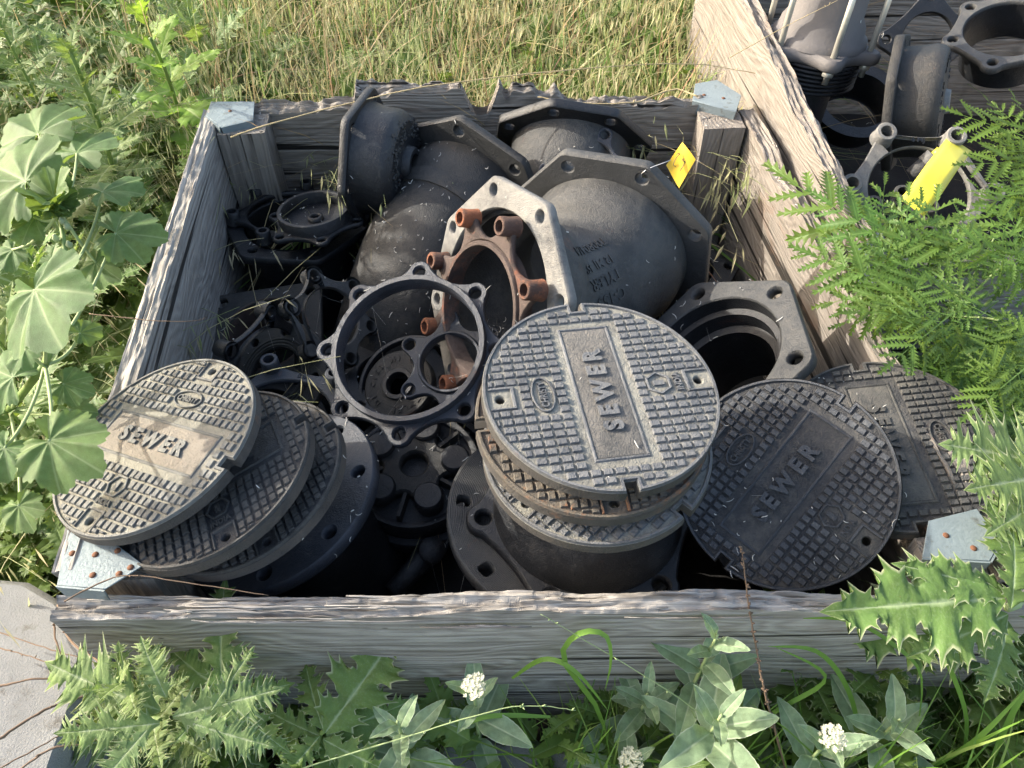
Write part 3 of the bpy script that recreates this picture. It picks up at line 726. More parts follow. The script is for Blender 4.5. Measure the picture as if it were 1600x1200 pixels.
# ---- second elbow behind left
C1b = Vector((-.125, 1.88, .347)); nb = Vector((.48, .88, -.03)).normalized()
e2 = thing('pipe_elbow', 'matt black pipe elbow standing behind the ring gland with dappled light on its back', 'pipe elbow', T(C1b))
endp = Vector((-.335, 1.50, .115)); d2 = Vector((-.35, -.45, -.82)).normalized()
path = arcpath(C1b - nb * .02, -nb, endp, d2, .09, .04, 16)
mb = MB(); k = len(path); ro = [.172 + (.205 - .172) * ([1, 1, .97, .72, .3, .1][i] if i < 6 else 0) for i in range(k)]
sweep_shell(mb, path, ro, [x - .016 for x in ro], 72); mb.build('body', IR['dust'], e2, W=Matrix.Identity(4))
mb = MB(); sweep_shell(mb, [path[3], path[4], path[5]], [.186, .190, .180], [.15, .15, .15], 64); mb.build('bell_ridge', IR['dust'], e2, W=Matrix.Identity(4))
flange_oct(8, .238, .272, .19, .0145, .028, 0).build('flange', IR['dust'], e2, W=T(C1b, (1.618, -.750, 2.613)))
# ---- third fitting at the back wall
C3 = at(892, 262, .42); C3 = at(893, 222, .47); n3 = Vector((.12, .86, .50)).normalized()
e3 = thing('pipe_elbow', 'black pipe fitting at the back wall with open dark mouth under the grass', 'pipe elbow', T(C3))
F3 = frame(C3, n3, (1, 0, 0.05))
flange_oct(8, .20, .232, .158, .0145, .026, radians(22.5 + 8)).build('flange', IR['black'], e3, W=F3)
p_end = C3 - n3 * .10 + Vector((-.02, -.07, -.10)); path = arcpath(C3 - n3 * .02, -n3, p_end, Vector((-.1, -.75, -.65)), .05, .02, 8)
mb = MB(); k = len(path); ro = [.172 - .012 * min(1, i / 6) for i in range(k)]; sweep_shell(mb, path, ro, [x - .02 for x in ro], 64); mb.build('body', IR['grey'], e3, W=Matrix.Identity(4))
t = thing('pipe_gland', 'small grey two bolt end of a gland between the back fitting and the big elbow', 'gland ring', frame(at(915, 262, .52), (-.1, -.55, .83), (1, 0, 0)))
m_ring(6, .105, .021, .088, .078, .012, .018, radians(60)).build('ring_plate', IR['blue'], t)

# ---- standing cap between the elbows
capM = T((-.383, 1.847, .514), (1.558, -1.015, 1.341))
cp = thing('capped_fitting', 'black six sided flanged pipe cap standing on edge with rough tapped face', 'pipe cap', capM)
flange_oct(6, .15, .182, .125, .0115, .022, 0).build('flange', IR['black'], cp, L=T((0, 0, 0)))
mb = MB(); lathe(mb, [(.150, -.004), (.140, .03), (.138, .075), (.128, .095), (.112, .104)], 64); lathe(mb, [(.112, .104), (.06, .106)], 64); lathe(mb, [(.06, .106), (0, .106)], 64)
mb.build('drum', IR['black'], cp)
mb = MB(); lathe(mb, [(.050, .104), (.047, .122), (.043, .126)], 40); lathe(mb, [(.043, .126), (.031, .126)], 40); lathe(mb, [(.031, .126), (.030, .108)], 40); mb.build('hub', IR['black'], cp)
mb = MB(); rr = random.Random(3)
for i in range(260):
    a = rr.uniform(0, 2 * pi); r = rr.uniform(.07, .125); s = rr.uniform(.002, .005)
    box(mb, -s, s, -s, s, 0, s * 1.2, T((r * cos(a), r * sin(a), .1035 if r < .112 else .096), (rr.random(), rr.random(), rr.random() * 3)), s * .4)
tag(mb.build('rough_crust', IR['dust'], cp), kind='stuff')

# ---- stacked flanges at left back
base = T((-.615, 1.80, .335), (.021, -.108, -2.126))
t = thing('pipe_sleeve', 'black six sided flanged pipe sleeve standing at the left back corner', 'pipe sleeve', base)
flange_oct(6, .166, .203, .140, .012, .024, 0).build('flange', IR['black'], t)
mb = MB(); lathe(mb, [(.165, -.02), (.158, -.08), (.150, -.10), (.150, -.28)], 64); lathe(mb, [(.135, -.28), (.135, 0)], 64); lathe(mb, [(.150, -.28), (.135, -.28)], 64); mb.build('body', IR['black'], t)
gl = T((-.642, 1.83, .356), (.0, -.13, -1.785))
t = thing('pipe_gland', 'black gland with round bolt bosses resting on the left back sleeve', 'gland ring', gl)
m_ring(6, .145, .018, .118, .108, .0115, .016).build('ring_plate', IR['black'], t)
bm = m_boss(.0195, .0115, -.016, .020).mesh('boss', IR['black'])
for k in range(6): a = 2 * pi * k / 6; link('boss', bm, t, L=T((.145 * cos(a), .145 * sin(a), 0)))
gl2 = T(at(493, 340, .405), (.02, -.12, -1.25))
t = thing('pipe_gland', 'uppermost black gland with raised collar on the left back pile', 'gland ring', gl2)
m_ring(6, .118, .020, .104, .088, .011, .014).build('ring_plate', IR['black'], t)
m_lip(.086, .098, -.01, .030).build('collar', IR['black'], t)
mb = MB(); lathe(mb, [(.085, -.004), (.0, -.006)], 48); mb.build('web', IR['black'], t)
mb = MB(); lathe(mb, [(.022, -.005), (.020, .006), (.012, .006), (.012, -.004)], 24); mb.build('plug', IR['black'], t)

# ---- right hand bell with stepped mouth
qM = T((.437, 1.165, .470), (.36, -.50, -.62))
qM = T((.430, 1.155, .480), (.352, -.51, -.625))
t = thing('bell_end', 'grey six sided bell end with stepped dark mouth leaning on the right crate wall', 'pipe fitting', qM)
flange_oct(6, .188, .224, .150, .0145, .028, 0, .004).build('flange', IR['worn'] if False else IR['grey'], t)
mb = MB(); lathe(mb, [(.150, -.003), (.146, -.035)], 72); lathe(mb, [(.146, -.035), (.132, -.038)], 72); lathe(mb, [(.132, -.038), (.128, -.075)], 72); lathe(mb, [(.128, -.075), (.112, -.08)], 72); lathe(mb, [(.112, -.08), (.110, -.26)], 72)
lathe(mb, [(.180, -.02), (.168, -.09), (.135, -.12), (.125, -.26)], 72); lathe(mb, [(.125, -.26), (.110, -.26)], 72)
mb.build('bell', IR['black'], t)

# ---- spool under the middle stack
eM = T((.147, .815, .409), (-.004, -.033, -3.009))
t = thing('flanged_spool', 'black flanged spool under the middle stack of lids, grooved flange face to the left', 'pipe spool', eM)
mb = MB(); plate(mb, lug_outline(6, .203, .034, .192, 0), [circ(.150, 72)] + bolt_holes(6, .203, .0155, 0), -.026, 0, .004); mb.build('bell_flange', IR['black'], t)
mb = MB(); lathe(mb, [(.184, -.002), (.182, .012), (.176, .026), (.168, .060), (.156, .085), (.152, .120), (.150, .205)], 72); lathe(mb, [(.150, .205), (.135, .205), (.135, .0)], 72); mb.build('bell', IR['black'], t)
mb = MB(); lathe(mb, [(.165, -.02), (.14, -.05), (.125, -.09), (.125, -.34)], 72); mb.build('barrel', IR['black'], t)
fM = T((.107, .824, .366), (.058, -.116, 3.060))
mb = MB(); plate(mb, circ(.236, 96), [circ(.128, 72)] + bolt_holes(8, .205, .0155, 0), -.03, 0, .002)
fl = mb.build('grooved_flange', IR['grey'], t, W=fM)
mb = MB(); r = .134
while r < .232:
    for a in range(1): lathe(mb, [(r, .0002), (r + .0012, .0012), (r + .0024, .0002)], 96)
    r += .0034
# drop groove ridges that would cross the bolt holes
mb2 = MB(); keep = []
for f in mb.f:
    c = sum((Vector(mb.v[i]) for i in f), Vector()) / len(f); a = atan2(c.y, c.x); rr_ = c.xy.length
    ok = all((c.xy - Vector((.205 * cos(2 * pi * k / 8), .205 * sin(2 * pi * k / 8)))).length > .0165 for k in range(8))
    if ok: keep.append(f)
mb2.add(mb.v, keep, False); tag(mb2.build('face_groove', IR['grey'], fl), kind='stuff')

# ---- flange under the left lids
fM = T((-.470, .850, .395), (-.099, -.291, .198))
t = thing('pipe_flange', 'smooth dark round flange with bolt holes at the bottom of the left lid stack', 'flange', fM)
mb = MB(); plate(mb, circ(.212, 96), [circ(.12, 64)] + bolt_holes(8, .178, .0135, radians(-4)), -.03, 0, .003); mb.build('disc', IR['blue'], t)
mb = MB(); lathe(mb, [(.145, -.028), (.13, -.06), (.13, -.34)], 64); lathe(mb, [(.12, -.34), (.12, 0)], 64); mb.build('barrel', IR['black'], t)

# ---- small round flange at left
iM = T((-.60, 1.355, .20), (.502, -.219, -.259)); iM = T((-.573, 1.255, .30), (.47, -.21, -.259))
t = thing('pipe_flange', 'small brown grey raised face flange between the leaning glands at the left', 'flange', iM)
mb = MB(); plate(mb, circ(.139, 80), [circ(.070, 56)] + bolt_holes(8, .111, .0105, 0), -.02, 0, .002); mb.build('disc', IR['dust'], t)
mb = MB()
for r in (.074, .082, .090): lathe(mb, [(r, 0), (r + .001, .003), (r + .005, .003), (r + .006, 0)], 72)
mb.build('raised_face', IR['dust'], t)
# ---- gland with tall bosses passing under the flange and beside the big ring
def gland_boss(label, M, n, rb, mat, ri, wa, a0=0, tall=.03, rbz=.021, plate_th=.014, texts=None, hole=.0125):
    t = thing('pipe_gland', label, 'gland ring', M)
    m_ring(n, rb, .017, wa, ri, hole, plate_th, a0).build('ring_plate', mat, t)
    bm = m_boss(rbz, hole, -plate_th, tall).mesh('boss', mat)
    for k in range(n): a = a0 + 2 * pi * k / n; link('boss', bm, t, L=T((rb * cos(a), rb * sin(a), 0)))
    if texts:
        tm = text_mb(texts, .014, .002, None, .01); am = a0 + pi / n; rr_ = (ri + wa) / 2 + .003
        tm.build('cast_lettering', mat, t, L=T((rr_ * cos(am), rr_ * sin(am), .0), (0, 0, am + pi / 2 if texts != '6 MJ' else am - pi / 2)))
    return t
H0 = (at(521.6, 581.6, .385) + at(436, 566, .385)) / 2
# six boss gland solved through three boss tops
def gl_from(pa, pb, z, n, side=1):
    a = at(*pa, z); b = at(*pb, z); mid = (a + b) / 2; e = (b - a); ch = e.length; rb = ch / 2 / sin(pi / n)
    perp = Vector((-e.y, e.x, 0)).normalized() * side; c = mid + perp * rb * cos(pi / n); return c, rb, atan2((a - c).y, (a - c).x)
c, rb, a0 = gl_from((521.6, 581.6), (536, 666.4), .40, 6, -1)
print('H gland', c, rb)
gland_boss('blue grey gland with tall bosses wedged between the left lids and the big ring', Matrix.Translation(c - Vector((0, 0, .03))) , 6, rb, IR['blue'], rb - .042, rb - .018, a0, .03, texts='6MJ')
# ---- glands leaning at the left
jM = frame(at(368, 560, .42), (-.45, .35, .55), (1, .6, 0))
pa, pb = atd(417, 486, 1.83), atd(354, 547, 1.74)
ch = (pb - pa).length; rbj = ch / 2 / sin(pi / 6); e = (pb - pa).normalized(); down = Vector((.25, .25, -1)); down = (down - e * down.dot(e)).normalized(); cj = (pa + pb) / 2 + down * rbj * cos(pi / 6)
nj = e.cross(down); nj = nj if nj.dot(Vector((-.3, .5, .6))) > 0 else -nj
Mj = frame(cj, nj, pa - cj)
gland_boss('black gland standing on edge against the left wall, two bosses up', Mj, 6, rbj, IR['black'], rbj - .040, rbj - .016, 0, .022)
pa, pb = atd(487, 432, 1.90), atd(452, 482, 1.84)
ch = (pb - pa).length; rbk = max(.085, ch / 2 / sin(pi / 6)); e = (pb - pa).normalized(); down = Vector((.75, .1, -.75)); down = (down - e * down.dot(e)).normalized(); ck = (pa + pb) / 2 + down * rbk * cos(pi / 6)
nk = e.cross(down); nk = nk if nk.x < 0 else -nk
gland_boss('grey gland standing upright behind the small flange with a curved collar', frame(ck, nk, pa - ck), 6, rbk, IR['grey'], rbk - .036, rbk - .014, 0, .022)
# ---- rusty brown square flange behind them
t = thing('pipe_flange', 'rusty brown flange plate lying behind the leaning glands', 'flange', frame(at(415, 520, .27), (-.05, -.2, 1), (1, .15, 0)))
mb = flange_oct(4, .165, .195, .105, .014, .02, radians(45)); mb.build('disc', IR['dust'], t)
mb = MB(); lathe(mb, [(.115, -.001), (.108, .002), (.104, -.01), (.10, -.12)], 60); mb.build('rusty_socket', IR['rust'], t)
# ---- small gland hanging inside the big ring
t = thing('pipe_gland', 'small blue grey gland seen through the big ring beside the rusty gland', 'gland ring', T((-.142, 1.205, .40), (-.423, .005, 2.610)))
m_ring(6, .112, .021, .088, .074, .0135, .018, 0).build('ring_plate', IR['blue'], t)
m_lip(.068, .075, -.02, .008).build('inner_lip', IR['blue'], t)
# ---- cap with cast lettering seen through the big ring
cM = frame(at(622, 600, .30), (-.25, -.35, .90), (1, .1, 0))
t = thing('capped_fitting', 'black round cap with cast lettering and centre hole inside the big ring', 'pipe cap', cM)
mb = MB(); plate(mb, circ(.088, 64), [circ(.030, 32)], -.03, 0, .004); mb.build('disc', IR['dust'], t)
m_lip(.028, .040, -.01, .006).build('hub', IR['black'], t)
T_ch = 'DI C153 MJ USA 10 TYLER '
mb = MB()
for i, chx in enumerate(T_ch):
    if chx == ' ': continue
    a = radians(215 - i * 14.5); tm = text_mb(chx, .013, .002, None, .01)
    mb.add(tm.v, tm.f, False, T((.066 * cos(a), .066 * sin(a), .0), (0, 0, a - pi / 2)))
tag(mb.build('cast_lettering', IR['dust'], t), kind='stuff')
t = thing('pipe_collar', 'thin black collar ring lying round the lettered cap', 'ring', frame(at(640, 600, .285), (-.2, -.3, .92), (1, 0, 0)))
m_lip(.118, .128, -.012, .008).build('ring', IR['black'], t)
# ---- wheel-like casting under the ring, front centre
sM = frame(at(648, 728, .26), (-.02, -.12, 1), (1, -.2, 0))
t = thing('valve_cap', 'dusty black ribbed casting with round pads below the big ring', 'casting', sM)
mb = MB(); lathe(mb, [(.150, -.06), (.152, -.018), (.146, -.008)], 72); lathe(mb, [(.146, -.008), (.134, -.008), (.131, -.02)], 72); lathe(mb, [(.131, -.02), (.0, -.02)], 72); mb.build('rim', IR['black'], t)
mb = MB(); plate(mb, lug_outline(5, .095, .030, .07, .3), [circ(.03, 24)], -.02, .012, .005); mb.build('spider', IR['dust'], t)
bm = MB(); lathe(bm, [(.034, .0), (.033, .020), (.029, .024)], 32); lathe(bm, [(.029, .024), (0, .025)], 32); bme = bm.mesh('pad', IR['black'])
for k in range(5): a = .3 + 2 * pi * k / 5; link('pad', bme, t, L=T((.092 * cos(a), .092 * sin(a), 0)))
bm = MB(); box(bm, .03, .13, -.006, .006, -.02, .006, t=.002); bme = bm.mesh('rib', IR['dust'])
for k in range(5): a = .3 + 2 * pi * (k + .5) / 5; link('rib', bme, t, L=T((0, 0, 0), (0, 0, a)))
t = thing('pipe_collar', 'wide black ring below the ribbed casting', 'ring', frame(at(655, 742, .19), (0, -.1, 1), (1, 0, 0)))
m_lip(.165, .182, -.03, .01).build('ring', IR['black'], t)
# ---- small bolt fitting in the pit
t = thing('union_fitting', 'small black bolted coupling lying in the pit at the front', 'coupling', frame(at(672, 862, .17), (.3, -.3, .9), (.6, .8, 0)))
mb = MB(); lathe(mb, [(.0, .03), (.028, .03), (.030, .0), (.030, -.05)], 32); mb.build('nut_end', IR['black'], t)
mb = MB(); plate(mb, lug_outline(2, .045, .018, .03, 0), [circ(.02, 20)] + bolt_holes(2, .045, .007), -.012, .0, .003); mb.build('plate', IR['black'], t)
mb = MB(); tube(mb, [(-.12, .0, -.01), (-.05, 0, -.01), (0.0, 0, -.01)], [.022, .024, .03], 20); mb.build('barrel', IR['black'], t)
# buried fittings that fill the pit (only partly seen)
def buried(label, M, n, rb, mat):
    t = thing('pipe_sleeve', label, 'pipe sleeve', M)
    flange_oct(n, rb, rb + .03, rb - .045, .012, .024, 0).build('flange', mat, t)
    mb = MB(); lathe(mb, [(rb - .02, -.02), (rb - .035, -.12), (rb - .035, -.22)], 56); lathe(mb, [(rb - .05, -.22), (rb - .05, 0)], 56); mb.build('body', mat, t)
buried('black sleeve buried at the left below the small flange', frame((-.60, 1.20, .21), (.1, -.2, 1)), 6, .12, IR['black'])
buried('black sleeve buried under the ring gland in the middle of the pit', frame((-.30, 1.30, .25), (.1, .1, 1)), 6, .13, IR['black'])
buried('black sleeve buried in front of the right bell end', frame((.36, 1.0, .24), (.1, .1, 1)), 6, .13, IR['black'])
buried('black sleeve lying under the tilted front right lid', frame((.52, .86, .34), (-.25, -.35, .85)), 6, .13, IR['black'])
buried('black sleeve at the bottom of the right back corner', frame((.50, 1.75, .22), (.0, -.1, 1)), 6, .13, IR['black'])

# ------------------------------------------------------------------ contents of second crate
t = thing('pipe_gland', 'sunlit silver grey gland with lug eyes at the corner of the upper right crate', 'gland ring', frame((1.0, 1.60, .56), (-.05, -.35, .93), (1, 0, 0)))
pa, pb = at(1380, 213, .60), at(1488, 219, .60)
ch = (pb - pa).length; rbz = ch / 2 / sin(pi / 6); mid = (pa + pb) / 2; e = (pb - pa).normalized(); dn = Vector((0, -.85, -.45)); dn = (dn - e * dn.dot(e)).normalized()
cg = mid + dn * rbz * cos(pi / 6); ng = e.cross(dn); ng = ng if ng.z > 0 else -ng
COL.objects.unlink(t); bpy.data.objects.remove(t)
gs = gland_boss('sunlit silver grey gland with lug eyes at the corner of the upper right crate', frame(cg, ng, pa - cg), 6, rbz, IR['worn'], rbz - .048, rbz - .018, 0, .026, .026, .016, None, .016)
tm = text_mb('6 MJ', .018, .002, None, .01); rr_ = rbz - .030; am = -pi / 6
for sgn in (1, -1):
    am = sgn * pi / 6; p_ = frame(cg, ng, pa - cg) @ Vector((rr_ * cos(am), rr_ * sin(am), 0))
    if (p_ - mid).length < rbz * .5:
        fx = frame(p_, ng, pb - pa); tm.build('cast_lettering', IR['black'], gs, W=fx)
t = thing('flanged_valve', 'dusty brown cap fitting standing on edge in the upper right crate', 'pipe cap', frame(atd(1435, 160, 2.20), (.86, -.42, .28), (0, 0, 1)))
flange_oct(8, .165, .192, .12, .012, .026, 0).build('flange', IR['dust'], t, L=T((0, 0, -.045)))
mb = MB(); lathe(mb, [(.150, -.05), (.148, -.01), (.152, .03), (.146, .052), (.136, .062)], 64); lathe(mb, [(.136, .062), (.0, .066)], 64); mb.build('drum', IR['dust'], t)
mb = MB(); lathe(mb, [(.034, .062), (.030, .078), (.024, .078)], 30); lathe(mb, [(.024, .078), (.0, .070)], 30); mb.build('plug', IR['worn'], t)
mb = MB()
for i, chx in enumerate('DUCTILE IRON C153 MJ  10 IN  CAP  '):
    if chx == ' ': continue
    a = radians(160 - i * 10.5); q_ = text_mb(chx, .014, .002, None, .01); mb.add(q_.v, q_.f, False, T((.118 * cos(a), .118 * sin(a), .063), (0, 0, a - pi / 2)))
tag(mb.build('cast_lettering', IR['black'], t), kind='stuff')
t = thing('pipe_gland', 'grey six hole ring gland standing over a dark opening at the top right', 'gland ring', T((1.40, 2.22, .66), (-.179, .272, 3.029)))
t.matrix_basis = T(Vector((0, 0, CAM_Z)) + (Vector((1.638, 2.567, .541)) - Vector((0, 0, CAM_Z))) * .9, (-.179, .272, 3.029))
m_ring(6, .153, .030, .150, .122, .0135, .022).build('ring_plate', IR['worn'] if False else IR['grey'], t)
mb = MB(); lathe(mb, [(.122, -.01), (.118, -.12)], 64); mb.build('socket', IR['black'], t)
t = thing('ribbed_coupling', 'black ribbed rubber coupling lying in the shade of the upper right crate', 'coupling', frame(at(1335, 165, .36), (-.05, -.35, .9), (1, 0, 0)))
mb = MB(); prof = []
for i in range(15): prof += [(.150 - .003 * i, .03 - .008 * i), (.142 - .003 * i, .026 - .008 * i)]
lathe(mb, prof, 64); lathe(mb, [(.11, .03), (.15, .03)], 64); lathe(mb, [(.11, -.08), (.11, .03)], 64); mb.build('sleeve', IR['black'], t)
t = thing('pipe_flange', 'black oval flange with bolt eye against the back board of the upper right crate', 'flange', frame(at(1450, 60, .52), (-.1, -.75, .6), (1, 0, 0)))
mb = MB(); plate(mb, lug_outline(4, .13, .03, .11, radians(90)), [circ(.08, 40)] + bolt_holes(4, .13, .013, radians(90)), -.02, 0, .003); mb.build('disc', IR['black'], t)
# restraint coupling with bolts, top left of second crate
top = at(1255, 30, .66)
rc = thing('restraint_coupling', 'grey dusty bolted coupling head with long zinc bolts on a black spool, upper right crate', 'coupling', T(top))
hx = frame(at(1278, 60, .64), (.06, .10, 1), (1, .0, 0))
mb = MB(); plate(mb, lug_outline(6, .152, .034, .140, radians(30)), [circ(.05, 30)], -.035, 0.0, .008); lathe(mb, [(.140, -.002), (.136, .018), (.125, .024), (.120, .05), (.105, .075), (.100, .20)], 56); mb.build('head', plain('dusty taupe iron', (.125, .115, .11), .75, 0, .5, 90, .25), rc, W=hx)
mb = MB()
for i in range(7): lathe(mb, [(.135, -.036 - i * .012), (.142, -.040 - i * .012), (.135, -.046 - i * .012)], 56)
mb.build('rubber_gasket', IR['black'], rc, W=hx)
bs = MB(); tube(bs, [(0, 0, -.075), (0, 0, .30)], .0085, 12); bsm = bs.mesh('bolt', ZINC)
nu = MB(); plate(nu, circ(.017, 6), [], -.052, -.036, .001); nu2 = nu.mesh('nut', ZINC)
wa = MB(); plate(wa, circ(.020, 20), [], -.0365, -.0335, .0005)
for k in range(6):
    a = radians(30 + 60 * k); b_ = link('bolt', bsm, rc, W=hx @ T((.152 * cos(a), .152 * sin(a), 0))); link('nut', nu2, b_)
mb = MB(); tube(mb, [hx @ Vector((0, 0, -.05)), hx @ Vector((-.005, -.01, -.16)), hx @ Vector((-.005, -.02, -.30))], [.095, .088, .085], 48); mb.build('barrel', IR['blue'], rc, W=Matrix.Identity(4))
fxx = frame(hx @ Vector((-.005, -.02, -.30)), (.05, .12, .98), (1, .2, 0))
flange_oct(6, .115, .145, .06, .012, .022, radians(10)).build('foot_flange', IR['blue'], rc, W=fxx)
# bolt lying at the gland, and yellow tape
t = thing('cap_bolt', 'grey bolt with yellow tip beside the yellow tape', 'bolt', T(at(1450, 262, .55)))
mb = MB(); a_, b_ = at(1425, 275, .52), at(1460, 245, .57); tube(mb, [a_, a_.lerp(b_, .6)], .022, 20); mb.build('barrel', IR['grey'], t, W=Matrix.Identity(4))
mb = MB(); tube(mb, [a_.lerp(b_, .6), b_], .026, 6); mb.build('nut', IR['worn'], t, W=Matrix.Identity(4))
mb = MB(); tube(mb, [b_, b_ + (b_ - a_) * .3], .014, 14); mb.build('tip', YEL2, t, W=Matrix.Identity(4))
tp = MB(); ctr = [(1500, 225, .60), (1478, 255, .605), (1452, 292, .60), (1425, 325, .585)]
vs = []
for i in range(13):
    u = i / 12 * 3; k = min(2, int(u)); f = u - k; a_ = at(*ctr[k]); b_ = at(*ctr[k + 1]); p = a_.lerp(b_, f)
    d = (at(*ctr[3]) - at(*ctr[0])).normalized(); s_ = d.cross(Vector((0, -.4, 1))).normalized()
    wd = .034
    for j in range(5): c_ = (j / 2 - 1); vs.append(p + s_ * wd * c_ + Vector((0, 0, .001 * (1 - c_ * c_) + .012 * sin(i / 12 * pi) + .003 * sin(i * 1.1) * c_)))
tp.add(vs, [(i * 5 + j, i * 5 + j + 1, (i + 1) * 5 + j + 1, (i + 1) * 5 + j) for i in range(12) for j in range(4)], True)
o = tp.build('yellow_tape', YEL2); tag(o, 'curled strip of lemon yellow marker tape draped on the silver gland', 'tape')
sm_ = o.modifiers.new('s', 'SOLIDIFY'); sm_.thickness = .001
gland_boss('grey gland low under the hemlock leaves beside the crate corner', frame(at(1405, 345, .50), (-.2, -.3, .9), (1, .3, 0)), 6, .075, IR['grey'], .045, .062, 0, .02)

# ------------------------------------------------------------------ concrete
def prism(name, poly, z0, z1, label):
    mb = MB(); plate(mb, poly, [], z0, z1, .012); o = mb.build(name, CONC); return tag(o, label, 'concrete block')
zc = .36
prism('concrete_block', cc([P2(-500, 860, zc), P2(40, 906, zc), P2(90, 935, zc), P2(182, 1030, zc), P2(172, 1065, zc), P2(118, 1100, zc), P2(70, 1240, zc), P2(40, 1420, zc), P2(-500, 1500, zc)]), .0, zc, 'pale grey concrete block at the lower left corner beside the crate')
zc = .12
prism('concrete_kerb', cc([P2(690, 1160, zc), P2(760, 1150, zc), P2(905, 1172, zc), P2(950, 1260, zc), P2(900, 1420, zc), P2(640, 1420, zc), P2(650, 1250, zc)]), .0, zc, 'low concrete lump at the bottom middle between the weeds')
# ------------------------------------------------------------------ straw flecks and web fibres caught on the iron and timber
bpy.context.view_layer.update()
dg = bpy.context.evaluated_depsgraph_get()
rr = random.Random(11); mb = MB(); cnt = 0
while cnt < 1150:
    if rr.random() < .8: x, y = rr.uniform(-.75, .72), rr.uniform(.60, 2.02)
    else: x, y = rr.uniform(.88, 2.0), rr.uniform(1.42, 2.8)
    ok, p, n, _, ob, _ = S.ray_cast(dg, Vector((x, y, 1.2)), Vector((0, 0, -1)))
    if not ok: continue
    if p.z > .56 and rr.random() < .90: continue
    if noise.noise(Vector((x * 9, y * 9, 7))) < rr.uniform(-.6, .25): continue
    cnt += 1
    L = rr.choice([.004, .006, .009, .014]) * rr.uniform(.7, 1.4); a = rr.uniform(0, 2 * pi); k = rr.uniform(-2.2, 2.2); w_ = rr.uniform(.0004, .0010) * (1.6 if rr.random() < .1 else 1)
    pts = []; q = p + n * .0015; t1 = n.orthogonal().normalized(); t2 = n.cross(t1)
    for i in range(5):
        pts.append(q.copy()); q = q + (t1 * cos(a) + t2 * sin(a)) * L / 4 + n * rr.uniform(0, .0012); a += k / 4
    tube(mb, pts, [w_ * .5, w_, w_, w_, w_ * .4], 4, False)
tag(mb.build('straw_fibres', FLECK), 'tiny pale straw bits and web fibres scattered over the iron fittings', 'litter', kind='stuff')
mb = MB()
for i in range(130):   # cobweb threads spanning gaps between fittings
    x, y = rr.uniform(-.7, .6), rr.uniform(.62, 1.9)
    ok, p, n, _, ob, _ = S.ray_cast(dg, Vector((x, y, 1.2)), Vector((0, 0, -1)))
    ok2, p2, n2_, _, ob, _ = S.ray_cast(dg, Vector((x + rr.uniform(-.07, .07), y + rr.uniform(-.07, .07), 1.2)), Vector((0, 0, -1)))
    if ok and ok2 and p.z < .55 and p2.z < .55:
        m_ = (p + p2) / 2 + Vector((0, 0, -.004)); tube(mb, [p, m_, p2], .00022, 3, False)
tag(mb.build('cobweb_threads', FLECK), 'fine cobweb threads stretched between the fittings in the pit', 'cobweb', kind='stuff')

# ------------------------------------------------------------------ leaf shapes (unit length along +X, normal +Z)
def leaf_strip(edge_f, n, droop=.25, fold=.12, wave=0, seed=0):
    """edge_f(t)->list of (t,w) outline for both sides"""
    pass
def thistle_mesh(seed, lobes=5, width=.25, spine=.05, mat=None, droop=.22, name='leaf', depth=.55):
    r = random.Random(seed * 13 + 5); mb = MB()
    for side in (1, -1):
        E_ = [(0.0, .016, 0)]; zs = 0
        for k in range(lobes):
            t0 = .05 + .88 * k / lobes; d = .88 / lobes; u = (k + .6) / lobes
            W = width * (.50 + .62 * sin(pi * min(1, u * 1.02)) ** 1.0) * r.uniform(.85, 1.2) * (1 if k < lobes - 1 else .75)
            sh = .42 * W; zl = r.uniform(-.05, .05); lo = W * (1 - depth)
            def P(f, w_, z=0): E_.append((t0 + f * d + sh * (w_ / W) ** 1.3, w_, zl * (w_ / W) + z))
            P(.00, lo, 0); P(.10, W * .55); P(.10, W * .72); P(.02, W * .78 + spine * .9, .015); P(.22, W * .80); P(.34, W * .92)
            P(.44, W * 1.05 + spine * 1.2, r.uniform(-.02, .03)); P(.50, W * .90); P(.62, W * .80); P(.74, W * .80 + spine * .9, -.01); P(.74, W * .60); P(.88, W * .45); P(.97, lo, 0)
        E_ += [(.95, .04, 0), (1.03, .0, 0)]
        n = len(E_); vs = []; col = []
        for i, (t, w_, z) in enumerate(E_):
            tm = i / (n - 1); zc = -droop * tm * tm
            for m_, f in ((0, 0), (1, .33), (2, .68), (3, 1)):
                x = tm + (t - tm) * f; y = side * w_ * f; q = noise.noise(Vector((x * 9, y * 9, seed + side)))
                vs.append((x, y, -droop * x * x + .16 * w_ * f * (1 - .5 * f) + z * f * f + .030 * q * min(1, f * 2))); col.append((0, .35, .7, 1)[m_])
        fs = []
        for i in range(n - 1):
            for q in (0, 1, 2):
                f = (i * 4 + q, (i + 1) * 4 + q, (i + 1) * 4 + q + 1, i * 4 + q + 1); fs.append(f[::-1] if side > 0 else f)
        mb.add(vs, fs, True, None, col)
    return mb.mesh(name, mat)
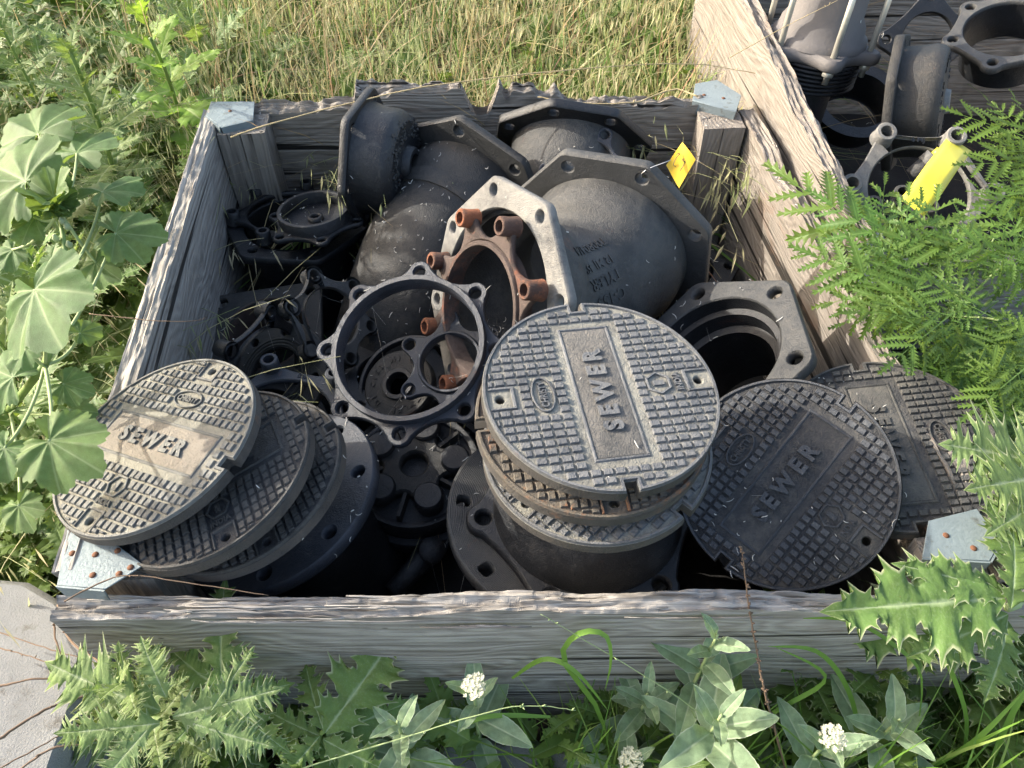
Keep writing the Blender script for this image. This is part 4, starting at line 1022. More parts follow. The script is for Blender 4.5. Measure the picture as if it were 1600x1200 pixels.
def oval_mesh(seed, width=.20, wavy=.02, mat=None, droop=.15, name='leaf', fold=.10, teeth=0, base=.03, pt=1.0):
    r = random.Random(seed); mb = MB(); n = 22; vs = []; col = []; m = 4
    for i in range(n + 1):
        t = i / n; W = width * (sin(pi * t ** .85) ** .75 if 0 < t < 1 else 0) + base * (1 - t) * (1 if t < .3 else 0)
        for s_ in range(-m, m + 1):
            f = s_ / m; tooth = (teeth * (i % 2) if abs(s_) == m else 0)
            vs.append((t + abs(f) * .03, f * (W + tooth), -droop * t * t + fold * abs(f) * W * 2 + wavy * abs(f) * sin(t * 14 + seed + (1.7 if f < 0 else 0)))); col.append(abs(f) * .98)
    k = 2 * m + 1
    fs = [(i * k + j, (i + 1) * k + j, (i + 1) * k + j + 1, i * k + j + 1)[::-1] for i in range(n) for j in range(k - 1)]
    mb.add(vs, fs, True, None, col); return mb.mesh(name, mat)
def mallow_mesh(seed, mat):
    """round palmate leaf, petiole joint at the origin, radius about 1"""
    r = random.Random(seed); mb = MB(); nr = 7; na = 84; vs = [(0, 0, 0)]; col = [0]; veins = [-2.35, -1.55, -.78, 0, .78, 1.55, 2.35]
    ph = [r.uniform(.9, 1.08) for _ in veins]
    for k in range(1, nr + 1):
        f = k / nr
        for i in range(na + 1):
            a = -2.75 + 5.5 * i / na
            dv = min(abs(a - v) for v in veins); vi = min(range(7), key=lambda q: abs(a - veins[q]))
            lob = (.84 + .16 * cos(min(1, dv / .40) * pi / 2) ** .8 * ph[vi]) * (1 - .56 * (abs(a) / 2.75) ** 1.1)
            tooth = .028 * ((i % 3) - 1) * f ** 3
            R_ = f * lob + tooth
            z = .15 * f * (dv / .40) - .14 * f * f + .06 * sin(a * 3 + seed) * f * f + .018 * noise.noise(Vector((R_ * cos(a) * 6, R_ * sin(a) * 6, seed)))
            vs.append((R_ * cos(a), R_ * sin(a), z)); col.append(min(1, dv * (.6 + R_) * 1.6 + .02))
    fs = [(0, 1 + i, 2 + i) for i in range(na)]
    for k in range(nr - 1):
        for i in range(na):
            b = 1 + k * (na + 1); c_ = b + na + 1; fs.append((b + i, c_ + i, c_ + i + 1, b + i + 1))
    mb.add(vs, fs, True, None, col); return mb.mesh('leaf', mat)
def hemlock_mesh(seed, mat):
    """divided frond: lance-shaped, sharply toothed pinnae; the lower ones divided again"""
    r = random.Random(seed * 7 + 1); mb = MB()
    def lance(M, L, W, k):
        vs = [(0, 0, 0)]; col = [0]; fs = []; prev = None
        for i in range(k):
            t0 = i / k; t1 = (i + 1) / k; w0 = W * (sin(pi * min(1, .16 + .80 * t0)) ** .8); a_ = .004
            z = -.14 * L * t0 * t0
            vs += [(t0 * L, 0, z), (t0 * L + .2 * L / k, w0 * .34, z + .05 * w0), (t0 * L + 1.15 * L / k, w0, z + .16 * w0), (t0 * L + .2 * L / k, -w0 * .34, z + .05 * w0), (t0 * L + 1.15 * L / k, -w0, z + .16 * w0), (t0 * L + .95 * L / k, w0 * .30, z), (t0 * L + .95 * L / k, -w0 * .30, z)]
            col += [0, .3, 1, .3, 1, .3, .3]; b = 1 + 7 * i
            vs.append((t1 * L, 0, -.14 * L * t1 * t1)); col.append(0); m_ = len(vs) - 1
            vs.pop(); col.pop()
            fs += [(b, b + 5, b + 1), (b + 1, b + 5, b + 2), (b, b + 3, b + 6), (b + 3, b + 4, b + 6)]
            if i: pb = b - 7; fs += [(pb, b, pb + 5), (pb, pb + 6, b), (pb + 5, b, b + 1), (pb + 6, b + 3, b)]
        vs.append((L * 1.06, 0, -.14 * L)); col.append(.6); b = 1 + 7 * (k - 1); fs += [(b, len(vs) - 1, b + 5), (b, b + 6, len(vs) - 1)]
        mb.add(vs, fs, False, M, col)
    def frond(M, L, n, depth):
        for i in range(n):
            t = .16 + .80 * i / n
            for s in (1, -1):
                L1 = L * (.50 * (1 - t) ** .8 + .07) * r.uniform(.85, 1.12); ang = s * radians(56 - 14 * t + r.uniform(-7, 7))
                M1 = M @ Matrix.Translation((t * L, 0, -.10 * L * t * t)) @ Matrix.Rotation(ang, 4, 'Z') @ Matrix.Rotation(radians(r.uniform(-4, 16)), 4, 'Y') @ Matrix.Rotation(radians(r.uniform(-22, 22)), 4, 'X')
                if depth and i < 3: frond(M1, L1, 4 if i < 2 else 3, 0)
                else: lance(M1, L1, L1 * .20, max(4, min(9, int(L1 * 34))))
        lance(M @ Matrix.Translation((.90 * L, 0, -.09 * L)), L * .22, L * .045, 5)
        mb.add([M @ Vector(p) for p in ((0, -.007 * L, .001), (0, .007 * L, .001), (L, .002 * L, -.10 * L), (L, -.002 * L, -.10 * L))], [(0, 3, 2, 1)], False, None, [0] * 4)
    frond(Matrix.Identity(4), 1.0, 6, 1)
    return mb.mesh('leaf', mat)
def sow_mesh(seed, mat): return thistle_mesh(seed, 3, .24, .010, mat, .30, 'leaf', .40)
THI = [thistle_mesh(i, 4 + i % 2, .21 + .03 * (i % 3), .035, L_THI) for i in range(5)]
THB = [thistle_mesh(20 + i, 5, .17 + .02 * i, .075, L_THIB, .12, 'leaf', .62) for i in range(4)]
MAL = [mallow_mesh(i, L_MAL) for i in range(4)]
HEM = [hemlock_mesh(i, L_HEM) for i in range(4)]
CRE = [oval_mesh(i, .17 + .02 * i, .025, L_CRE, .18 + .06 * i, teeth=.006) for i in range(4)]
SOW = [sow_mesh(i, L_SOW) for i in range(3)]
def leaf_bt(me, parent, b, t, wscale=1.0, up=None, name='leaf'):
    """leaf mesh from base point b to tip t; up = approximate normal"""
    b, t = Vector(b), Vector(t); x = t - b; L = x.length; x.normalize()
    u = Vector(up) if up is not None else Vector((-.05, -.45, .9)); z = (u - x * u.dot(x)).normalized(); y = z.cross(x)
    M = Matrix((x * L, y * L * wscale, z * L)).transposed().to_4x4(); M.translation = b
    return link(name, me, parent, W=M)
def stem(parent, pts, r0, r1, mat=STEM, name='stem'):
    mb = MB(); n = len(pts); tube(mb, pts, [r0 + (r1 - r0) * i / (n - 1) for i in range(n)], 7); return mb.build(name, mat, parent, W=Matrix.Identity(4))
def curve(pts, n=10):
    """quadratic through 3 points"""
    a, m, b = [Vector(p) for p in pts]; c = 2 * m - .5 * (a + b)
    return [a * (1 - i / n) ** 2 + c * 2 * (i / n) * (1 - i / n) + b * (i / n) ** 2 for i in range(n + 1)]
RV = random.Random(5)
# ------------------------------------------------------------------ mallow at the left
m = thing('mallow_plant', 'tall mallow with large round lobed leaves reaching over the crate at the left', 'plant', T(at(20, 900, .0)))
root = at(-40, 760, .05); root = Vector((root.x, root.y, 0))
j1 = at(15, 640, .50); j2 = at(70, 570, .68); j3 = at(108, 425, .78); j4 = at(92, 330, .84)
stem(m, curve((root, j1.lerp(root, .4) + Vector((-.02, 0, .05)), j1)), .009, .008); stem(m, curve((j1, (j1 + j2) / 2, j2)), .0085, .007); stem(m, curve((j2, (j2 + j3) / 2 + Vector((.004, 0, 0)), j3)), .007, .006); stem(m, [j3, j3.lerp(j4, .5), j4], .006, .003)
ML = [((77, 689), .74, (196, 758), 0.92, (.2, -.35, .9), (20, 640)), ((181, 364), .80, (300, 372), .95, (-.2, -.25, .9), (65, 610)), ((160, 300), .82, (250, 262), .85, (-.3, -.4, .8), (105, 430)),
      ((55, 453), .86, (96, 585), 1.05, (-.35, -.45, .8), (70, 560)), ((40, 283), .86, (-48, 236), .95, (-.2, -.4, .85), (100, 360)), ((54, 340), .80, (-28, 372), .9, (-.3, -.5, .7), (100, 380)),
      ((100, 600), .66, (170, 622), .9, (.1, -.4, .9), (40, 640)), ((8, 700), .70, (-60, 780), 1.0, (-.1, -.4, .9), (15, 640)), ((20, 590), .66, (-50, 560), 1.0, (-.1, -.4, .9), (60, 600)),
      ((150, 410), .74, (205, 450), .9, (0, -.5, .8), (105, 430)), ((20, 390), .72, (-30, 440), .9, (-.2, -.5, .8), (100, 400)), ((125, 520), .70, (175, 500), .9, (.1, -.5, .8), (70, 560)), ((120, 240), .78, (150, 180), .9, (-.1, -.2, .9), (92, 330)),
      ((60, 210), .78, (30, 150), .9, (-.2, -.1, .9), (92, 330)), ((40, 545), .74, (5, 600), .9, (-.2, -.5, .8), (60, 600)), ((110, 640), .60, (150, 690), .9, (.1, -.5, .8), (20, 640)), ((30, 790), .55, (60, 850), .9, (.1, -.5, .8), (15, 640))]
for i, (b, z, t_, ws, up, sfrom) in enumerate(ML):
    bp = at(*b, z); tp_ = bp + (at(*t_, z - .02) - bp) * .69; leaf_bt(MAL[i % 4], m, bp, tp_, ws, up)
    sp_ = min((j1, j2, j3, j4), key=lambda q: (q - at(*sfrom, z - .1)).length)
    stem(m, curve((sp_, (sp_ + bp) / 2 + Vector((0, 0, -.015)), bp)), .0035, .0025, PSTEM, 'petiole')
for k in range(9):
    a = k * 2.4; b = j4 + Vector((.01 * cos(a), .01 * sin(a), .004 * k)); leaf_bt(MAL[k % 4], m, b, b + Vector((.034 * cos(a), .034 * sin(a), .02 + .004 * k)), 1.0, (cos(a) * -.4, sin(a) * -.4, 1))
for k in range(6):
    b = j3.lerp(j4, k / 6) + Vector((RV.uniform(-.012, .012), RV.uniform(-.012, .012), 0)); mb = MB(); tube(mb, [b, b + Vector((0, 0, .008)), b + Vector((0, 0, .016))], [.004, .0065, .002], 7); mb.build('bud', L_THIB, m, W=Matrix.Identity(4))

# ------------------------------------------------------------------ thistles, cress, sow thistle: plants built from rosettes
def rosette(name, label, cat, root, meshes, n, L, height, group=None, r=None, wscale=1, stemr=.006, spread=.9, upb=.35, droop=0, leaning=(0, 0), smat=STEM, start=.15):
    r = r or random.Random(hash(label) % 999 if False else len(label) * 7 + int(abs(root[0]) * 1000) % 97)
    root = Vector(root); t = thing(name, label, cat, T(root), group)
    top = root + Vector((leaning[0], leaning[1], height)); pts = curve((root, (root + top) / 2 + Vector((leaning[0] * .1, 0, .02)), top))
    stem(t, pts, stemr, stemr * .5, smat)
    for k in range(n):
        f = start + (1 - start) * (k + .5) / n; i = min(len(pts) - 2, int(f * (len(pts) - 1))); b = pts[i].lerp(pts[i + 1], f * (len(pts) - 1) - i)
        a = k * 2.399 + r.uniform(-.4, .4); l_ = L * (1.15 - .75 * f ** 1.6) * r.uniform(.8, 1.15)
        el = upb + .9 * f ** 2 + r.uniform(-.15, .15)
        d = Vector((cos(a) * cos(el), sin(a) * cos(el), sin(el))) * l_
        leaf_bt(r.choice(meshes), t, b, b + d, wscale, (-cos(a) * sin(el) + r.uniform(-.2, .2), -sin(a) * sin(el) - .15, cos(el) + .2))
    return t
def hero(t, meshes, specs):
    for (b, zb_, tp_, zt, ws, up) in specs: leaf_bt(RV.choice(meshes), t, at(*b, zb_), at(*tp_, zt), ws, up)
G0 = lambda px, py, z=.0: Vector((at(px, py, z).x, at(px, py, z).y, 0))
# bottom left thistle
t = rosette('thistle_plant', 'pale spiny bright thistle in front of the left end of the crate', 'thistle', G0(250, 1130, .35), THB, 30, .17, .50, spread=1, upb=.1, leaning=(-.02, .02))
hero(t, THB, [((250, 1110), .46, (60, 1040), .50, 1, (-.1, -.5, .9)), ((270, 1120), .46, (430, 1080), .50, 1, (-.1, -.5, .9)), ((260, 1090), .48, (215, 1000), .54, 1, (0, -.6, .8)), ((250, 1130), .46, (80, 1150), .48, 1, (0, -.5, .9)),
              ((300, 1130), .46, (420, 1170), .46, 1, (0, -.5, .9)), ((330, 1110), .48, (395, 1010), .50, .9, (0, -.6, .8)), ((230, 1140), .46, (150, 1230), .44, 1, (0, -.5, .9))])
t = thing('thistle_plant', 'green thistle with one tall jagged leaf standing before the front board, left of centre', 'thistle', T(G0(350, 1120, .3)))
stem(t, curve((G0(350, 1120, .3), at(350, 1110, .3), at(345, 1060, .40))), .006, .004)
hero(t, THI, [((348, 1085), .40, (333, 912), .50, 1.05, (-.1, -.75, .6)), ((350, 1080), .36, (255, 1020), .40, 1, (0, -.6, .8)), ((352, 1090), .36, (450, 1075), .38, 1, (0, -.6, .8)), ((350, 1090), .36, (440, 1180), .34, 1, (0, -.5, .9)), ((345, 1085), .34, (270, 1160), .34, 1, (0, -.5, .9))])
t = thing('thistle_plant', 'broad leaved green thistle at the bottom centre left against the front board', 'thistle', T(G0(500, 1180, .2)))
stem(t, curve((G0(500, 1180, .2), at(500, 1170, .2), at(510, 1140, .30))), .006, .004)
hero(t, THI, [((508, 1145), .30, (628, 982), .40, 1.15, (-.1, -.7, .7)), ((505, 1140), .30, (470, 1040), .34, 1, (0, -.6, .8)), ((510, 1150), .28, (640, 1100), .30, 1.1, (0, -.5, .9)), ((505, 1155), .28, (600, 1210), .28, 1, (0, -.5, .9)), ((500, 1150), .28, (400, 1110), .28, 1, (0, -.5, .9)), ((500, 1150), .28, (430, 1230), .28, 1, (0, -.5, .9)), ((515, 1150), .25, (570, 1090), .30, 1, (0, -.5, .9))])
# right side thistles
t = thing('thistle_plant', 'large green thistle whose wide leaf lies over the front right corner of the crate', 'thistle', T(G0(1580, 950, .2)))
ct = at(1575, 950, .55); stem(t, curve((G0(1590, 990, .3), at(1590, 970, .35), ct)), .010, .007, PSTEM)
hero(t, THI, [((1570, 935), .60, (1318, 950), .62, 1.15, (0, -.35, .95)), ((1570, 925), .60, (1420, 880), .64, .9, (.0, -.4, .9)), ((1575, 960), .58, (1440, 1030), .56, 1, (0, -.5, .9)), ((1580, 950), .6, (1600, 820), .66, 1, (0, -.5, .85)),
              ((1590, 960), .5, (1700, 900), .5, 1, (0, -.5, .9)), ((1575, 970), .5, (1560, 1090), .5, 1, (0, -.5, .9)), ((1580, 940), .45, (1350, 1000), .45, 1, (0, -.4, .9)), ((1590, 900), .55, (1560, 780), .62, 1, (0, -.5, .9))])
t = thing('thistle_plant', 'sunlit pale thistle leaves jutting in from the right edge above the rear lid', 'thistle', T(G0(1680, 760, .2)))
stem(t, curve((G0(1680, 790, .3), at(1670, 760, .4), at(1650, 730, .66))), .009, .006, PSTEM)
hero(t, THB, [((1660, 730), .68, (1492, 690), .74, 1.3, (0, -.4, .9)), ((1660, 740), .68, (1530, 760), .72, 1.2, (0, -.4, .9)), ((1655, 720), .68, (1600, 640), .72, 1.1, (0, -.4, .9)), ((1660, 760), .64, (1560, 830), .66, 1.2, (0, -.4, .9)), ((1665, 740), .60, (1770, 700), .66, 1.1, (0, -.4, .9))])
t = rosette('thistle_plant', 'dark green thistle rosette low at the right below the corner bracket', 'thistle', G0(1500, 1080, .1), THI, 16, .24, .30, upb=.15)
rosette('thistle_plant', 'shaded thistle rosette at the bottom right behind the white blossom', 'thistle', G0(1330, 1090, .1), THI, 16, .22, .26, upb=.15)
rosette('thistle_plant', 'thistle rosette in the bottom right corner among long grass blades', 'thistle', G0(1620, 1190, .1), THI, 14, .24, .32, upb=.15)
rosette('thistle_plant', 'thistle half hidden in shade right of the far lid', 'thistle', G0(1560, 640, .1), THI, 16, .24, .42, upb=.1)
rosette('thistle_plant', 'dark thistle rosette at the bottom centre under the cress', 'thistle', G0(960, 1110, .1), THI, 14, .18, .16, upb=.1)
rosette('thistle_plant', 'dark thistle low behind the cress, right of centre', 'thistle', G0(1230, 1060, .1), THI, 14, .20, .22, upb=.1)
# left weeds outside the left wall
for lab, px, py, n, L, h, me in [('weedy thistle below the mallow leaves beside the left wall', 60, 860, 18, .20, .30, THI), ('spiny thistle between the mallow stem and the left wall', 150, 640, 18, .20, .36, THI),
        ('light green thistle left of the crate at middle height', 60, 500, 16, .22, .40, THB), ('upright spiny thistle stalk at the upper left, tall and bright', 110, 260, 34, .17, .82, THB),
        ('thistle beside the back left corner of the crate', 270, 300, 16, .22, .42, THI), ('thistle rosette at the far left edge under the mallow', -30, 700, 16, .22, .35, THI),
        ('wide thistle rosette behind the back left bracket', 250, 150, 16, .26, .36, THI), ('thistle at the upper left corner in the grass', 20, 80, 18, .26, .42, THI), ('thistle at the left edge above the mallow leaves', -20, 220, 18, .24, .40, THI)]:
    rosette('thistle_plant', lab, 'thistle', G0(px, py, .15), me, n, L, h, 'thistles growing at the left of the crate', upb=.15)
def tallplant(name, label, cat, p0, p1, me, n, L, group=None):
    d = p1 - p0; return rosette(name, label, cat, (p0.x, p0.y, 0), me, n, L, p1.z, group, random.Random(int(p1.z * 1000)), upb=.1, leaning=(d.x, d.y), stemr=.009, start=.3)
tallplant('thistle_plant', 'tall upright spiny thistle stalk at the upper left corner', 'thistle', G0(170, 330, .2), at(105, 70, .88), THB, 34, .19)
tallplant('sow_thistle', 'tall bright sow thistle behind the back left bracket with glowing leaves', 'weed', G0(260, 200, .2), at(235, 60, .80), SOW, 14, .24)
for k, (x, y, h) in enumerate([(-1.75, 2.05, 1.30), (-1.95, 2.40, 1.45), (-2.15, 2.05, 1.50), (-1.80, 2.75, 1.35)]):  # unseen plants inferred from the dappled shade, added out of view to cast it
    tallplant('thistle_plant', ['tallest', 'second', 'third', 'rearmost'][k] + ' tall thistle standing out beyond the left edge of the weed bed', 'thistle', Vector((x, y, 0)), Vector((x + .05, y - .04, h)), THI if k % 2 else SOW, 26, .24)
for lab, px, py, n, L, h in [('bright yellow green sow thistle behind the left bracket', 255, 110, 12, .20, .50), ('sow thistle with translucent leaves at the top left', 150, 30, 12, .26, .40), ('pale broad leaf weed left of the bracket', 215, 205, 10, .22, .30)]:
    rosette('sow_thistle', lab, 'weed', G0(px, py, .25), SOW, n, L, h, None, upb=.35)
rw = random.Random(77)
LBL = ['by the back left bracket', 'halfway up the left edge of the weeds', 'between two mallow leaves', 'near the mallow stem', 'outside the upper left wall', 'under the middle mallow leaf', 'at the left edge, mid height', 'in the upper left weeds', 'near the top left, in front of the grass', 'beyond the top left corner', 'at the very top left', 'next to the golden grass at the top', 'left of the mallow stem', 'below the lowest mallow leaf', 'above the concrete block', 'outside the middle of the left wall', 'behind the left wall top', 'beside the bracket leaves', 'out at the far left edge', 'just above the mallow top']
for k, (px, py) in enumerate([(330, 130), (180, 330), (110, 400), (60, 620), (230, 400), (130, 540), (10, 420), (100, 180), (200, 60), (-40, 120), (60, 30), (280, 60), (-20, 540), (90, 740), (30, 800), (150, 470), (200, 250), (300, 210), (-60, 320), (40, 320)]):
    rosette('thistle_plant', 'leafy thistle ' + LBL[k], 'thistle', G0(px, py, .25), THI if k % 3 else THB, 15, .27, rw.uniform(.40, .56), 'leafy thistles in the weed bed left of the crate', rw, upb=.2)
# ------------------------------------------------------------------ cress
def cress(label, px, py, z, n, L, h, flower=False, start=.1, specs=None):
    t = rosette('cress_plant', label, 'cress', G0(px, py, z), CRE, n, L, h, None, upb=.15, smat=PSTEM, start=start, stemr=.005)
    top = G0(px, py, z) + Vector((0, 0, h))
    if flower:
        fl = MB(); r = random.Random(px)
        for i in range(90):
            a = r.uniform(0, 2 * pi); q = r.uniform(0, 1) ** .5 * .021; c_ = top + Vector((q * cos(a), q * sin(a), .022 - q * .4 + r.uniform(-.006, .006)))
            for k in range(4):
                b = k * pi / 2 + a; s_ = .0028; d = Vector((cos(b), sin(b), .4)) * s_; e_ = Vector((-sin(b), cos(b), 0)) * s_ * .6
                fl.add([c_, c_ + d * .8 + e_, c_ + d * 1.4, c_ + d * .8 - e_], [(0, 1, 2, 3)])
        tag(fl.build('blossom', FLOW, t, W=Matrix.Identity(4)), kind='stuff')
    return t
t = cress('sage green cress with pointed leaves standing before the front board right of centre', 1110, 1015, .44, 15, .125, .50)
t = cress('cress plant with wide soft leaves below the tall one at the bottom centre', 1120, 1130, .38, 17, .16, .42)
t = cress('small cress rosette with upright oval leaves at the bottom, left of the blossom', 625, 1140, .36, 13, .12, .40)
t = cress('cress with a cream blossom head at the bottom centre left', 742, 1090, .36, 10, .12, .40, True)
t = cress('cress with a white blossom cluster at the bottom right', 1288, 1165, .34, 11, .14, .37, True)
t = cress('leafy cress at the lower right below the thistle leaf', 1400, 1130, .34, 13, .13, .36)
t = cress('cress in the shade at the bottom centre right', 1010, 1090, .28, 12, .13, .30)
t = cress('cress with small cream buds at the bottom edge near the middle', 985, 1190, .22, 9, .12, .22, True)
# ------------------------------------------------------------------ hemlock on the right
HS = [((1500, 470), .62, (1225, 255), .68), ((1480, 440), .64, (1285, 300), .70), ((1470, 480), .62, (1262, 385), .66), ((1480, 490), .62, (1340, 480), .66),
      ((1500, 480), .64, (1400, 560), .66), ((1650, 230), .72, (1500, 165), .78), ((1660, 250), .70, (1520, 245), .74),
      ((1660, 300), .70, (1545, 310), .72), ((1640, 420), .68, (1490, 370), .72), ((1560, 500), .64, (1440, 430), .68), ((1500, 500), .60, (1520, 590), .60),
      ((1640, 520), .62, (1530, 540), .66), ((1620, 560), .62, (1520, 640), .62), ((1560, 420), .66, (1400, 360), .70), ((1600, 400), .66, (1640, 250), .70),
      ((1600, 560), .50, (1440, 600), .50), ((1500, 430), .60, (1440, 350), .64), ((1560, 470), .56, (1470, 540), .56), ((1600, 480), .54, (1590, 600), .56),
      ((1560, 360), .60, (1620, 470), .62), ((1440, 500), .50, (1380, 440), .54), ((1530, 540), .50, (1450, 640), .50), ((1660, 600), .50, (1560, 700), .50)]
h1 = thing('hemlock_plant', 'bright ferny hemlock spreading over the corner of the upper right crate', 'plant', T(G0(1540, 560, .1)))
h2 = thing('hemlock_plant', 'feathery hemlock at the right edge beyond the tan timber wall', 'plant', T(G0(1680, 460, .1)))
ca, cb_ = at(1500, 470, .58), at(1640, 420, .60)
stem(h1, curve((G0(1545, 600, .1), at(1540, 560, .35), ca)), .008, .006, PSTEM); stem(h2, curve((G0(1690, 560, .1), at(1670, 500, .35), cb_)), .008, .006, PSTEM)
for i, (b, zb_, tp_, zt) in enumerate(HS):
    par = h1 if b[0] < 1590 else h2; bp, tq = at(*b, zb_), at(*tp_, zt)
    leaf_bt(HEM[i % 4], par, bp, tq, RV.uniform(.85, 1.1), (RV.uniform(-.35, .25), -.4 + RV.uniform(-.2, .2), .9))
    c0_ = ca if par is h1 else cb_
    if (bp - c0_).length > .03: stem(par, curve((c0_ - Vector((0, 0, .05)), (c0_ + bp) / 2 - Vector((0, 0, .02)), bp)), .0028, .0018, PSTEM, 'petiole')
for lab, px, py, n, L, h in [('ferny hemlock rosette beside the tan wall at the right', 1500, 560, 12, .26, .34), ('ferny hemlock low at the right edge', 1620, 600, 12, .28, .36), ('hemlock seedling between the crates and the right thistles', 1480, 640, 10, .22, .30)]:
    rosette('hemlock_plant', lab, 'plant', G0(px, py, .1), HEM, n, L, h, None, upb=.2)

G_DRY = grassmat('dry golden grass', [(0, (.22, .15, .08)), (.3, (.42, .32, .15)), (.6, (.54, .45, .23)), (.8, (.34, .19, .12)), (1, (.42, .43, .18))], .3)
# ------------------------------------------------------------------ grasses
def in_crate(x, y):
    return (-.90 < x < .90 and .50 < y < 2.12 and not (x < -.70 - (y - .6) * .09 - .06)) or (.62 < x < 2.32 and 1.28 < y < 2.95)
def blades(name, mat, N, area, hmin, hmax, wid, lean, label, tint=(0, 1), seed=0, clump=None, seg=5, densf=None, wind=(0, 0)):
    R_ = np.random.default_rng(seed); xs = []; x0, x1, y0, y1 = area
    P = np.stack([R_.uniform(x0, x1, N * 2), R_.uniform(y0, y1, N * 2)], -1)
    keep = np.array([not in_crate(x, y) for x, y in P])
    if densf: keep &= np.array([R_.random() < densf(x, y) for x, y in P])
    P = P[keep][:N]; n = len(P)
    H = R_.uniform(hmin, hmax, n); A = R_.uniform(0, 2 * np.pi, n); LN = R_.uniform(.1, 1, n) ** 1.3 * lean; Wd = R_.uniform(.6, 1.3, n) * wid
    D = np.stack([np.cos(A) + wind[0], np.sin(A) + wind[1]], -1); TN = R_.uniform(0, 1, n) * (tint[1] - tint[0]) + tint[0]
    pn = np.array([noise.noise(Vector((x * 1.7, y * 1.7, seed))) for x, y in P]); TN = np.clip(TN * .75 + (pn * .8 + .15) * (tint[1] - tint[0]), tint[0], tint[1])
    side = np.stack([-np.sin(A + .6), np.cos(A + .6)], -1); V = np.zeros((n, (seg + 1) * 2, 3))
    for k in range(seg + 1):
        f = k / seg; h = H * (f - .42 * LN * f ** 2.2); r = H * LN * f ** 1.8 * .9
        c = np.stack([P[:, 0] + D[:, 0] * r, P[:, 1] + D[:, 1] * r, h], -1); w_ = Wd * (1 - f ** 2) * .5 + .0002
        o = np.zeros((n, 3)); o[:, :2] = side * w_[:, None]; V[:, 2 * k] = c - o; V[:, 2 * k + 1] = c + o
    m = (seg + 1) * 2; F = []
    base = (np.arange(n) * m)[:, None]
    q = np.concatenate([base + np.array([2 * k, 2 * k + 1, 2 * k + 3, 2 * k + 2])[None] for k in range(seg)], 0)
    me = bpy.data.meshes.new(name); me.vertices.add(n * m); me.vertices.foreach_set('co', V.ravel())
    me.loops.add(q.size); me.loops.foreach_set('vertex_index', q.ravel().astype(np.int32)); me.polygons.add(len(q))
    me.polygons.foreach_set('loop_start', np.arange(0, q.size, 4, dtype=np.int32)); me.update(calc_edges=True)
    a = me.attributes.new('tint', 'FLOAT', 'POINT'); a.data.foreach_set('value', np.repeat(TN, m)); me.materials.append(mat)
    o = bpy.data.objects.new(name, me); COL.objects.link(o); return tag(o, label, 'grass', kind='stuff')
fieldd = lambda x, y: (1.0 if y < 3.4 else .6) * (1 if x > -1.0 - (y - 2.1) * .25 else .18)
blades('wild_grass', G_MIX, 7000, (-2.6, 1.3, 2.10, 5.2), .14, .38, .0100, 1.5, 'fine green and straw coloured grass behind the crate', (0.0, .85), 1, densf=fieldd)
blades('wild_grass', G_DRY, 5000, (-2.6, 1.3, 2.12, 5.2), .38, .85, .0058, 2.1, 'long golden dry grass stems bent and tangled behind the crate', (0, 1), 14, densf=fieldd, seg=8)
blades('wild_grass', G_MIX, 8500, (-2.4, 1.25, 2.10, 4.8), .24, .62, .0165, 2.0, 'broad bent grass blades standing out of the field behind the crate', (0.0, .7), 13, densf=fieldd, seg=8)
blades('wild_grass', G_MIX, 5000, (-2.4, 1.2, 2.10, 2.7), .15, .46, .0085, 1.5, 'lush green grass growing close behind the back board', (0, .55), 12, densf=fieldd)
blades('wild_grass', G_MIX, 1500, (-2.6, -.80, .2, 2.4), .15, .42, .0060, 1.2, 'mixed grass among the weeds left of the crate', (0.1, 1), 2)
blades('wild_grass', G_GRN, 5000, (-1.6, 2.4, -.3, .50), .06, .26, .0050, 1.0, 'green grass at the foot of the front board', (0, 1), 3)
blades('wild_grass', G_GRN, 260, (.50, 1.1, .12, .42), .30, .52, .0095, .8, 'bright tuft of tall grass blades at the bottom right corner', (.2, 1), 21)
blades('wild_grass', G_GRN, 160, (.02, .5, .28, .46), .25, .42, .0080, 1.0, 'loose grass blades before the front board', (.2, 1), 22)
blades('wild_grass', G_GRN, 6000, (.92, 2.6, .2, 1.30), .12, .38, .0050, 1.0, 'green grass between the right wall and the weeds', (0, .8), 4)
blades('wild_grass', G_MIX, 14000, (-5.5, 6.0, 2.9, 9.0), .2, .5, .009, 1.0, 'coarse grass continuing across the field beyond', (0.1, 1), 5)
blades('wild_grass', G_MIX, 6000, (2.32, 5.0, -1, 4.0), .2, .45, .008, 1.0, 'coarse grass right of the crates', (0.1, .9), 6)
blades('wild_grass', G_MIX, 6000, (-5.0, -2.2, -1, 4.0), .2, .45, .008, 1.0, 'coarse grass far left of the crate', (0.1, .9), 7)
G_OAT = grassmat('oat husks', [(0, (.22, .30, .09)), (.5, (.46, .50, .24)), (1, (.60, .53, .34))], .35)
